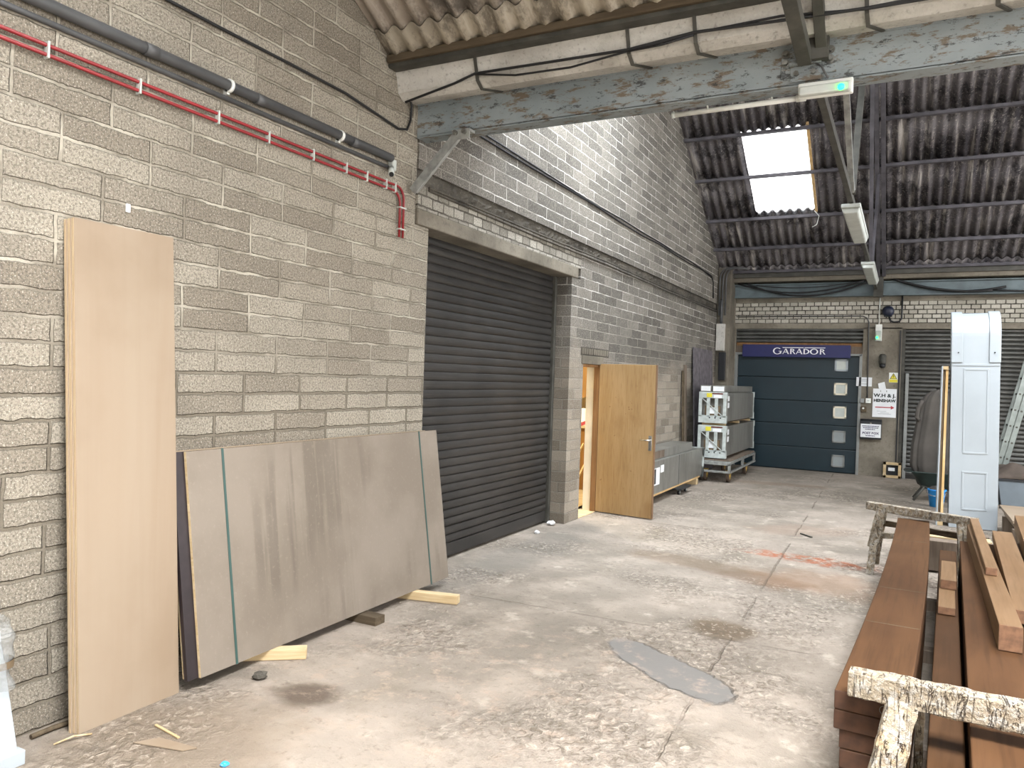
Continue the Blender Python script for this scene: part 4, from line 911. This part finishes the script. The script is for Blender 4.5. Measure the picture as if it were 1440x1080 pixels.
# ------------------------------------------------------------------ packaged doors on trolley and dolly
def crate(name, label, x0, x1, y0, y1, z0, z1, parent_z):
    t = thing(name, label, 'crate', ((x0+x1)/2, y0, z0), group='wrapped door crates')
    m = MB(); m.box(x0+.02, x1, y0+.1, y1-.02, z0+.03, z1-.01); m.build('wrapped_panels', M_['foil'], t, bevel=.008)
    H = z1-z0
    for e, (ya, yb) in enumerate(((y0, y0+.1), (y1-.06, y1))):
        m = MB()
        m.box(x0, x1+.012, ya, yb, z0, z0+H*.24); m.build('end_rail', M_['white_steel'], t, bevel=.004)
        m = MB(); m.box(x0, x1+.012, ya, yb, z1-H*.2, z1); m.build('end_rail', M_['white_steel'], t, bevel=.004)
        for k in range(4):
            x = x0+(x1-x0-.05)*k/3 if k < 3 else x1-.045
            m = MB(); m.box(x, x+.052, ya, ya+.03, z0+H*.2, z1-H*.18); m.build('upright', M_['white_steel'], t, bevel=.002)
    m = MB(); m.bar((x0+.05, y0-.006, z1-H*.2), (x1-.05, y0-.006, z0+H*.24), .012, .01, (0, 1, 0)); m.build('diagonal_tie', M_['white_steel'], t)
    m = MB()
    for k in range(3): m.cyl((x1-.08-k*.09, y0-.004, z0+H*.17), (x1-.08-k*.09, y0+.002, z0+H*.17), .012, seg=10)
    m.build('punched_hole', M_['black_plastic'], t)
    m = MB(); m.box(x0+.1, x1-.1, y0+.03, y0+.09, z0+H*.24, z1-H*.45); m.build('carton', M_['carton'], t)
    m = MB(); m.box(x0+.16, x0+.32, y0+.02, y0+.032, z0+H*.3, z0+H*.5); m.build('label_sheet', M_['paper'], t)
    m = MB(); m.box(x0+.13, x0+.22, y0-.004, y0+.002, z1-H*.17, z1-H*.04); m.build('yellow_label', M_['yellow'], t)
    m = MB(); m.box(x0+.22, x1-.05, y0-.004, y0+.002, z1-H*.07, z1-H*.03); m.build('red_label', plain('dark_red_print', '#5e2420', .6), t)
    m = MB(); m.box(x0+.25, x1-.07, y0-.004, y0+.002, z1-H*.19, z1-H*.09); m.build('label_sheet', M_['paper'], t)
    m = MB()
    for z in (z0+H*.72, z0+H*.5): m.box(x1, x1+.003, y0+.15, y0+.28, z, z+H*.16)
    m.build('side_label', M_['paper'], t)
    m = MB(); m.box(x0+.05, x1-.06, y0+.12, y1-.1, z0, z0+.03); m.build('runner', M_['rustwood'], t)
    return t
crate('door_crate', 'lower grey wrapped crate with white steel end on yellow-wheeled trolley', -3.09, -2.63, 12.9, 15.6, .40, .945, 0)
crate('door_crate', 'upper grey wrapped crate with white steel end stacked on the trolley', -3.09, -2.64, 12.9, 15.55, .985, 1.505, 0)
for i, y in enumerate((13.05, 14.2, 15.3)):
    m = MB(); m.box(-3.05, -2.66, y-.04, y+.04, .946, .984); tag(m.build('timber_spacer', M_['pale_wood']), ['timber spacer between the two trolley crates at their near end', 'timber spacer halfway along between the trolley crates', 'timber spacer between the trolley crates at the back wall end'][i], 'spacer')
for i, (a, b) in enumerate(((-3.07, -2.885), (-2.87, -2.66))):
    t = thing('long_carton', ['left long flat carton lying on top of the upper crate', 'right long flat carton lying on top of the upper crate'][i], 'carton', (a, 12.9, 1.505), group='flat cartons on the crates')
    m = MB(); m.box(a, b, 12.9, 15.45, 1.507, 1.615); m.build('body', M_['foil'], t, bevel=.006)
    m = MB(); m.box(a+.015, b-.015, 12.894, 12.9, 1.52, 1.60); m.build('end_label', M_['paper'], t)
t = thing('flat_trolley', 'steel frame trolley with yellow-hubbed wheels under the stacked crates', 'trolley', (-2.83, 12.88, 0))
m = MB(); m.box(-3.14, -2.51, 12.8, 12.87, .30, .36); m.box(-3.14, -3.1, 12.87, 15.2, .32, .36); m.box(-2.55, -2.51, 12.87, 15.2, .32, .36); m.box(-3.14, -2.51, 15.15, 15.2, .32, .36); m.build('deck_frame', M_['galv'], t, bevel=.003)
m = MB(); m.box(-3.12, -2.53, 12.89, 15.15, .36, .385); m.build('deck', M_['greyplank'], t)
m = MB(); m.box(-3.14, -2.51, 12.8, 12.84, .17, .205); m.box(-2.55, -2.51, 12.84, 15.2, .17, .205); m.build('lower_rail', M_['galv'], t, bevel=.003)
for y in (12.8, 13.95, 15.1):
    m = MB(); m.box(-2.55, -2.51, y, y+.05, .2, .32); m.build('stanchion', M_['galv'], t)
for x, y in ((-2.58, 13.02), (-2.58, 14.5), (-2.97, 13.05), (-2.97, 14.5)):
    m = MB(); m.cyl((x-.026, y, .1), (x+.026, y, .1), .1, seg=24); w = m.build('wheel', M_['rubber'], t, bevel=.008)
    m = MB(); m.cyl((x-.031, y, .1), (x+.031, y, .1), .05, seg=18); m.build('hub', M_['brass'], w)
    m = MB(); m.box(x-.04, x-.032, y-.03, y+.03, .09, .19); m.box(x+.032, x+.04, y-.03, y+.03, .09, .19); m.box(x-.045, x+.045, y-.045, y+.045, .186, .205 if x < -2.8 else .172+.03); m.build('fork', M_['brass'], t)
for w in [o for o in C.objects if o.name.startswith('hub')]:
    pass
# lower long crate on a black dolly
t = thing('door_crate', 'long grey wrapped crate low on a black dolly behind the open door', 'crate', (-3.15, 9.3, .1), group='wrapped door crates')
m = MB(); m.box(-3.36, -2.945, 9.25, 12.7, .13, .575); m.build('wrapped_panels', M_['foil'], t, bevel=.008)
m = MB(); m.box(-3.36, -2.93, 12.68, 12.75, .43, .58); m.box(-3.36, -2.93, 12.68, 12.75, .10, .27); m.box(-2.97, -2.93, 12.68, 12.75, .1, .58); m.build('end_frame', M_['white_steel'], t, bevel=.004)
m = MB(); m.box(-3.36, -2.93, 9.2, 9.27, .1, .58); m.build('end_frame', M_['white_steel'], t, bevel=.004)
m = MB(); m.box(-2.945, -2.941, 9.8, 10.2, .25, .48); m.box(-2.945, -2.941, 10.25, 10.4, .4, .5); m.build('side_label', M_['paper'], t)
m = MB(); m.box(-2.945, -2.939, 9.95, 10.02, .27, .47); m.build('dark_slot', M_['black_plastic'], t)
m = MB(); m.box(-2.947, -2.943, 11.2, 11.225, .13, .575); m.build('band', M_['greypipe'], t)
m = MB(); m.box(-3.33, -2.96, 9.4, 12.6, .1, .13); m.build('runner', M_['pale_wood_y'], t)
t = thing('long_carton', 'long silver-grey carton on the low crate behind the open door', 'carton', (-3.2, 10, .575), group='flat cartons on the crates')
m = MB(); m.box(-3.33, -3.0, 9.3, 12.2, .577, .7); m.build('body', M_['foil'], t, bevel=.006)
m = MB(); m.box(-3.0, -2.998, 9.8, 10.6, .59, .69); m.build('side_label', M_['greyplank'], t)
t = thing('dolly', 'small black furniture dolly under the long low crate', 'dolly', (-3.0, 11.3, 0))
m = MB(); m.box(-3.3, -2.84, 11.0, 11.55, .075, .1); m.build('deck', M_['black_plastic'], t, bevel=.006)
for x, y in ((-2.9, 11.08), (-2.9, 11.45), (-3.24, 11.08), (-3.24, 11.45)):
    m = MB(); m.cyl((x-.015, y, .032), (x+.015, y, .032), .032, seg=16); m.build('wheel', M_['black_plastic'], t)
    m = MB(); m.box(x-.022, x+.022, y-.012, y+.012, .05, .076); m.box(x+.016, x+.022, y-.012, y+.012, .025, .06); m.build('fork', M_['white_steel'], t)
m = MB(); m.box(-3.3, -2.95, 12.35, 12.45, 0, .098); tag(m.build('timber_block', M_['pale_wood'], bevel=.004), 'timber block supporting the far end of the long low crate', 'block')
m = MB(); m.box(-3.3, -2.95, 9.5, 9.6, 0, .098); tag(m.build('timber_block', M_['greyplank'], bevel=.004), 'timber block under the low crate just behind the open door', 'block')

# ------------------------------------------------------------------ white pilaster panel and the things around it
t = thing('pilaster_panel', 'tall white panelled pilaster with rounded top standing upright', 'pilaster', (.525, 10.7, 0), (0, -.017, 0))
W, HT, RR = .505, 2.62, .3
def curve_prof(o_, n_=12):
    # side profile (y, z) of the front skin: straight up then rolling back
    p = [(0, 0), (0, HT-RR)]
    for i in range(1, n_+1): a = i/n_*PI/2; p.append((RR-RR*math.cos(a), HT-RR+RR*math.sin(a)))
    return p
pf = curve_prof(0)
m = MB()
m.prism(pf+[(RR, 0)], .0, W, 'x'); m.build('carcass', M_['white_paint'], t, bevel=.003, local=True)
for a, b in ((-.004, .115), (W-.115, W+.004)):           # raised console cheeks rolling over the top
    m = MB(); q = [(y-.02, z) for y, z in pf if z >= HT-RR-.0]; q = [(-.02, HT-.62), (-.02, HT-.45)] + [(y-.02 if i == 0 else y-.02*math.cos(i/12*PI/2), z+.02*math.sin(i/12*PI/2)) for i, (y, z) in enumerate(pf[1:])]
    m.prism(q+[(RR, HT-.02), (.02, HT-.35), (.005, HT-.62)], a, b, 'x'); m.build('console_cheek', M_['white_paint'], t, bevel=.006, local=True)
for z0, z1 in ((.9, 1.93), (.22, .69)):
    m = MB(); a, b, w_ = .13, W-.11, .022
    m.box(a, b, -.006, 0, z1-w_, z1); m.box(a, b, -.006, 0, z0, z0+w_); m.box(a, a+w_, -.006, 0, z0+w_, z1-w_); m.box(b-w_, b, -.006, 0, z0+w_, z1-w_)
    m.build('panel_moulding', M_['white_paint'], t, bevel=.005, local=True)
m = MB(); m.box(0, W, -.008, 0, HT-.66, HT-.63); m.build('cross_rail', M_['white_paint'], t, bevel=.003, local=True)
m = MB()
for x in (.07, W-.06): m.cyl((x, -.03, HT-.5), (x, -.018, HT-.5), .008, seg=10)
m.build('screw_hole', M_['black_line'], t, local=True)
t = thing('joinery_section', 'narrow tall raw timber frame standing left of the white pilaster', 'frame', (.43, 10.8, 0))
for a, b, c, d, mt in ((.392, .407, 10.72, 11.0, 'white_paint'), (.437, .465, 10.74, 10.79, 'pale_wood_z'), (.437, .465, 10.95, 11.0, 'pale_wood_z')):
    m = MB(); m.box(a, b, c, d, 0, 1.955); p = m.build('stile', M_[mt], t, bevel=.002)
    if mt == 'white_paint': p['label'] = 'white painted side'
for z in (0, 1.91):
    m = MB(); m.box(.407, .465, 10.725, 11.0, z+.002, z+.045); m.build('rail', M_['pale_wood'], t, bevel=.002)
m = MB(); m.box(.409, .436, 10.76, 10.99, .05, 1.9); m.build('backing', M_['carton'], t)
# draped blanket shape
t = thing('draped_stack', 'tall load covered by a dark grey dust blanket standing in the wheelbarrow', 'covered object', (.42, 13.02, .22))
m = MB(); rr = random.Random(2)
def drape(u, v):
    a = u*2*PI; hz_ = v; fold = .018*math.sin(9*a)+.012*math.sin(17*a+1)
    k = 1.0 if v < .82 else math.sqrt(max(0.0, 1-((v-.82)/.18)**2))
    rx = (.29+fold*(1-v*.6)+.03*(1-v))*k; ry = (.2+fold*.6)*k
    sx = 1 if abs(math.cos(a)) < 1e-9 else math.copysign(abs(math.cos(a))**.6, math.cos(a)); sy = math.copysign(abs(math.sin(a))**.6, math.sin(a)) if abs(math.sin(a)) > 1e-9 else 0
    b = .62+.38*min(1, v*5); return (.41+rx*.92*b*sx+.09*max(0, v-.4)*(1-sx), 13.0+ry*.85*b*sy, .235+1.46*v)
m.grid(72, 30, drape); m.build('blanket', M_['blanket'], t)
m = MB(); m.tube([(.24, 12.86, 1.5), (.19, 12.85, 1.4), (.17, 12.86, 1.25), (.2, 12.87, 1.2)], .03, 8); m.build('blanket_fold', M_['blanket'], t)
# wheelbarrow
t = thing('wheelbarrow', 'dark green steel wheelbarrow carrying the blanket-covered load', 'wheelbarrow', (.45, 12.9, 0))
m = MB()
def tray(u, v):
    a = u*2*PI; k = .55+.45*v; cx, cy = math.cos(a), math.sin(a)
    f = lambda q: math.copysign(abs(q)**.5, q) if abs(q) > 1e-9 else 0
    return (.5+.43*k*f(cx)+.04*v, 13.0+.27*k*f(cy), .20+.24*v)
m.grid(40, 5, tray); m.prism([(.5+.43*.55*(math.copysign(abs(math.cos(a))**.5, math.cos(a))), 13.0+.27*.55*(math.copysign(abs(math.sin(a))**.5, math.sin(a)))) for a in [i/20*2*PI+.01 for i in range(20)]], .195, .205, 'z'); m.build('tray', M_['barrow'], t, thick=.006)
m = MB(); pts = [(.5+.47*(math.copysign(abs(math.cos(a))**.5, math.cos(a)))+.0, 13.0+.275*(math.copysign(abs(math.sin(a))**.5, math.sin(a))), .44) for a in [i/40*2*PI+.01 for i in range(41)]]; m.tube(pts, .01, 6); m.build('rim', M_['barrow'], t)
for y in (12.85, 13.15):
    m = MB(); m.tube([(.26, y, .225), (.5, y, .19), (1.0, y+(.06 if y < 13 else -.06), .13)], .016); m.build('side_tube', M_['dark_steel'], t)
    m = MB(); m.tube([(.3, y, .215), (.22, y-.02, .1), (.16, y-.03, .015)], .018); m.build('leg', M_['dark_steel'], t)
m = MB(); m.cyl((1.02, 12.96, .14), (1.02, 13.04, .14), .14, seg=24); m.build('wheel', M_['black_plastic'], t, bevel=.02)
# blue bucket
t = thing('bucket', 'bright blue plastic bucket on floor beside the timber frame', 'bucket', (.45, 12.42, 0))
m = MB(); m.lathe([(.085, .003), (.115, .23), (.122, .235), (.122, .25), (.108, .25), (.08, .012)], (.45, 12.42, 0), 24); m.build('body', M_['bucket'], t)
m = MB(); m.tube([(.33, 12.42, .245), (.32, 12.40, .2), (.37, 12.31, .17), (.45, 12.29, .16), (.54, 12.31, .18), (.57, 12.42, .245)], .004, 6); m.build('bail_handle', M_['chrome'], t)
m = MB(); bmesh.ops.create_icosphere(m.bm, subdivisions=3, radius=.098)
for v in m.bm.verts: v.co.z *= .6; v.co *= 1+.08*math.sin(9*v.co.x*10+v.co.y*60); v.co += Vector((.45, 12.42, .24))
tag(m.build('bin_bag', M_['blanket']), 'dark bag stuffed in the blue bucket', 'bag')
# ladder leaning at the right edge
t = thing('extension_ladder', 'dull aluminium extension ladder leaning at the right edge', 'ladder', (1.3, 14.5, 0))
A0, A1 = Vector((1.25, 14.35, 0.0)), Vector((2.02, 14.35, 3.5))
dv = (A1-A0).normalized(); nv = Vector((dv.z, 0, -dv.x))
for s_, dy in ((0, 0), (1, .03)):
    for yy in (0+dy, .42-dy):
        m = MB(); o_ = nv*(.09*s_)+Vector((0, yy, 0)); m.bar(A0+o_+dv*(.0 if s_ == 0 else .4), A1+o_, .025, .075, nv); m.build('rail', M_['alu'], t, bevel=.004)
    for k in range(1, 13):
        p = A0+nv*(.09*s_)+dv*(.26*k+.12)
        m = MB(); m.cyl(p+Vector((0, dy-.014, 0)), p+Vector((0, .435-dy, 0)), .016, seg=10); m.build('rung', M_['dark_steel'], t)
m = MB(); m.box(1.2, 1.3, 14.33, 14.4, 0, .03); m.build('foot', M_['black_plastic'], t)
# blue-grey bench and brown blanket
t = thing('work_box', 'blue-grey box bench right of the white pilaster', 'bench', (1.9, 13.6, 0))
m = MB(); m.box(1.18, 2.6, 13.3, 14.1, .0, .36); m.build('body', M_['bluegrey'], t, bevel=.006)
m = MB(); m.box(1.16, 2.62, 13.28, 14.12, .36, .385); m.build('lid_edge', M_['black_plastic'], t, bevel=.004)
m = MB()
def heap(u, v):
    x = 1.2+1.3*u; y = 13.3+.78*v; e = min(u, 1-u, v, 1-v)
    return (x, y, .392+.22*min(1, e*5)**.5*(.55+.3*math.sin(x*7+y*4)+.15*math.sin(y*15-x*5)))
m.grid(50, 36, heap); tag(m.build('blanket', M_['blanket_brown'], thick=.01), 'crumpled brown-grey blanket heaped on the blue-grey bench', 'blanket')
m = MB(); m.bar((1.27, 12.9, .0), (1.19, 12.7, .45), .025, .025); tag(m.build('dark_rod', M_['black_plastic']), 'dark rod leaning beside the right foot of the pilaster', 'rod')
# pale boards right of the pilaster foot
for i, (x0, x1, y0, y1, z0, z1, mt) in enumerate(((1.06, 1.55, 9.6, 10.9, .27, .30, 'ply'), (1.08, 1.7, 9.2, 10.6, .225, .255, 'ply'))):
    m = MB(); m.box(x0, x1, y0, y1, z0, z1); tag(m.build('pale_board', M_[mt], bevel=.003), ['upper pale board of the low pile right of pilaster', 'lower pale board of the low pile right of pilaster'][i], 'board', 'pale boards by the pilaster')
for i, y in enumerate((9.5, 10.4)):
    m = MB(); m.box(1.05, 1.6, y, y+.08, 0, .224); tag(m.build('support_block', M_['greyplank']), ['near support under the low pale board pile', 'far support under the low pale board pile'][i], 'block')

# ------------------------------------------------------------------ sapele timber stacks on bearers, foreground right
for i, y in enumerate((3.75, 5.3, 6.55)):
    m = MB(); m.box(-.16+.045*(y-3.2), 1.0, y-.045, y+.045, 0, .079); tag(m.build('timber_bearer', M_['greyplank'], bevel=.004), ['timber bearer under the nearest part of the sapele stacks', 'timber bearer under the middle of the sapele stacks', 'timber bearer under the far part of the sapele stacks'][i], 'bearer')
ORD = ['top', 'second', 'third', 'fourth', 'fifth', 'lowest']
def plank(name, label, x, y, z, w, l, h, rz, mats, group, bev=.004, bow=0.0):
    t = tag(bpy.data.objects.new('tmp', None), label, 'plank')
    m = MB(); nseg = 10 if bow else 1
    def sec(k):
        f = k/nseg; b = bow*4*f*(1-f); return [(b, l*f, 0), (w+b, l*f, 0), (w+b, l*f, h), (b, l*f, h)]
    R_ = [[m.bm.verts.new(p) for p in sec(k)] for k in range(nseg+1)]
    for A, B in zip(R_, R_[1:]):
        for j in range(4): m._f([A[j], A[(j+1) % 4], B[(j+1) % 4], B[j]], 0)
    m._f(R_[0][::-1], 1); m._f(R_[-1], 1)
    o = m.build(name, mats, bevel=bev); o.location = (x, y, z); o.rotation_euler = (0, 0, rz)
    bpy.data.objects.remove(t)
    return tag(o, label, 'plank', group)
rz = -.04
def stack(x, y, zs, w, l, nam, rz, mat_top, grp, jit, r, bow=0.0, mats2=None):
    n_ = len(zs)-1
    for i in range(n_):
        k = n_-i-1                        # from the bottom
        dx, dy = r.uniform(-jit, jit), r.uniform(0, jit*2)
        if k == 0: dx = dy = 0
        if nam == 'left': dx, dy = (0, .0) if k < 2 else (.022+r.uniform(-.004, .004), .01)
        lab = '%s plank of the %s sapele stack' % ('lowest' if i == 0 else ORD[k], nam)
        plank('sapele_plank', lab, x+dx, y+dy, zs[i], w-(.03 if nam == 'left' and k > 1 else 0), l-2*dy if k else l, zs[i+1]-zs[i]-.001, rz, [mat_top if k == 0 else M_['sapele'], M_['sapele_dark_end']], grp, .005, bow)
r1 = random.Random(11)
stack(-.197, 3.1, [.08+.0735*i for i in range(7)], .245, 4.45, 'left', rz, M_['sapele_worn'], 'planks of the left sapele stack', .008, r1, .025)
top = [o for o in C.objects if o.get('label') == 'top plank of the left sapele stack'][0]
for y in (1.0, 1.75, 3.35):
    m = MB(); b = .025*4*(y/4.45)*(1-y/4.45); m.box(b+.004, .243+b, y, y+.007, .0725, .0732)
    o = m.build('chalk_line', M_['rustwood']); o.parent = top; o['label'] = 'faint scored line across the plank'
m = MB(); m.tube([(.17+.016*math.cos(i/16*2*PI), -.001, .034+.016*math.sin(i/16*2*PI)) for i in range(17)], .0014, 6); o = m.build('ring_mark', M_['bolt']); o.parent = top
stack(.088, 2.5, [.08, .16, .24, .32, .40], .112, 4.4, 'middle', -.045, M_['sapele'], 'planks of the middle sapele stack', .004, r1)
stack(.214, 2.55, [.48-.08*i for i in range(5, -1, -1)], .27, 4.4, 'right', -.0475, M_['sapele_worn'], 'planks of the right sapele stack', .004, r1)
plank('sapele_plank', 'dark sapele plank lying at the right frame edge under the planed pieces', .575, 3.9, .405, .2, 3.1, .094, -.0475, [M_['sapele'], M_['sapele_dark_end']], 'planks at the right edge')
plank('sapele_plank', 'lower dark sapele plank at the right frame edge', .57, 3.95, .24, .21, 3.1, .164, -.0475, [M_['sapele'], M_['sapele_dark_end']], 'planks at the right edge')
plank('sapele_plank', 'lowest dark sapele plank at the right frame edge on bearers', .57, 3.9, .08, .21, 3.1, .158, -.0475, [M_['sapele'], M_['sapele_dark_end']], 'planks at the right edge')
LP = [M_['sapele_light'], M_['sapele_end']]
plank('sapele_timber', 'long square planed sapele timber with orange end on right stack', .415, 4.1, .482, .093, 2.95, .118, -.02, LP, 'planed sapele timbers', .003)
plank('sapele_timber', 'shorter planed sapele piece lying on the long square timber', .445, 5.15, .6005, .06, 1.9, .048, -.024, LP, 'planed sapele timbers', .006)
plank('sapele_timber', 'flat planed sapele board right of the long square timber', .52, 4.55, .502, .13, 2.5, .068, -.05, LP, 'planed sapele timbers', .003)
plank('sapele_timber', 'wide planed sapele board at the far right edge of frame', .735, 5.75, .502, .2, 2.0, .11, -.065, LP, 'planed sapele timbers', .003)
plank('sapele_offcut', 'upper short sapele offcut on the middle stack', .232, 5.35, .445, .085, .6, .055, -.045, LP, 'sapele offcuts', .003)
plank('sapele_offcut', 'lower short sapele offcut under the other on middle stack', .205, 4.9, .402, .085, .95, .042, -.045, LP, 'sapele offcuts', .003)

def rough_bar(p0, p1, w, h, r, n_=26, amp=.003, upv=(0, 0, 1)):
    m = MB(); p0, p1 = Vector(p0), Vector(p1); d = (p1-p0).normalized(); S = d.cross(Vector(upv)).normalized(); U = S.cross(d)
    R_ = []
    prof = [(-.5, -.42), (-.42, -.5), (.42, -.5), (.5, -.42), (.5, .0), (.5, .45), (.45, .5), (0, .51), (-.45, .5), (-.5, .42), (-.5, 0)]
    for k in range(n_+1):
        c = p0.lerp(p1, k/n_); R_.append([m.bm.verts.new(c+S*(a*w+r.uniform(-amp, amp))+U*(b*h+r.uniform(-amp, amp))+d*(r.uniform(-amp, amp) if k in (0, n_) else 0)) for a, b in prof])
    for A, B in zip(R_, R_[1:]):
        for j in range(len(prof)): m._f([A[j], A[(j+1) % len(prof)], B[(j+1) % len(prof)], B[j]], 0, False)
    m._f(R_[0][::-1]); m._f(R_[-1]); return m
rb = random.Random(4)
t = thing('trestle', 'near timber trestle crusted with pale paint across the sapele planks', 'trestle', (.3, 3.04, 0), group='crusted trestles')
rough_bar((-.145, 3.06, .577), (.98, 3.0, .577), .08, .092, rb, 40).build('top_bar', M_['crust'], t)
rough_bar((.03, 3.035, .545), (-.085, 2.77, .0), .1, .055, rb, 20, .004, (0, 1, .3)).build('leg', M_['crust'], t)
rough_bar((.088, 3.09, .55), (.088, 3.3, .0), .026, .05, rb, 16, .003, (0, 1, .3)).build('leg', M_['crust'], t)
rough_bar((.88, 3.0, .545), (.95, 2.75, .0), .1, .055, rb, 16, .004, (0, 1, .3)).build('leg', M_['crust'], t)
rough_bar((.88, 3.06, .545), (.95, 3.35, .0), .1, .055, rb, 16, .004, (0, 1, .3)).build('leg', M_['crust'], t)
t = thing('trestle', 'far timber trestle crusted with pale paint at the sapele ends', 'trestle', (.1, 7.5, 0), group='crusted trestles')
rough_bar((-.265, 7.72, .58), (.56, 7.3, .58), .075, .07, rb, 30).build('top_bar', M_['crust'], t)
rough_bar((-.15, 7.62, .565), (-.215, 7.6, .22), .085, .05, rb, 14, .003, (0, 1, .3)).build('leg', M_['crust'], t)
rough_bar((-.2, 7.58, .3), (-.225, 7.5, .0), .06, .045, rb, 12, .003, (0, 1, .3)).build('leg', M_['crust'], t)
rough_bar((-.14, 7.74, .55), (-.2, 8.0, .0), .07, .05, rb, 12, .003, (0, 1, .3)).build('leg', M_['crust'], t)
rough_bar((.46, 7.32, .55), (.5, 7.2, .0), .08, .05, rb, 14, .004, (0, 1, .3)).build('leg', M_['crust'], t)
rough_bar((.46, 7.42, .55), (.5, 7.7, .0), .07, .05, rb, 12, .003, (0, 1, .3)).build('leg', M_['crust'], t)
rough_bar((-.2, 7.62, .33), (-.02, 7.7, .33), .035, .05, rb, 8, .003).build('short_rail', M_['crust'], t)
rough_bar((-.18, 7.82, .42), (.48, 7.5, .42), .03, .05, rb, 12, .003).build('rail', M_['rustwood'], t)
for i, (y, z) in enumerate(((7.9, .30), (8.15, .3), (8.4, .3))):
    m = MB(); m.box(.0, .75, y, y+.17, z-.28, z-.01); tag(m.build('timber_joist', M_['greyplank'] if i != 1 else M_['pale_wood'], bevel=.004), ['nearest timber joist lying crosswise behind the far trestle', 'middle timber joist lying crosswise behind the far trestle', 'farthest timber joist lying crosswise behind the far trestle'][i], 'joist', 'joists behind the far trestle')
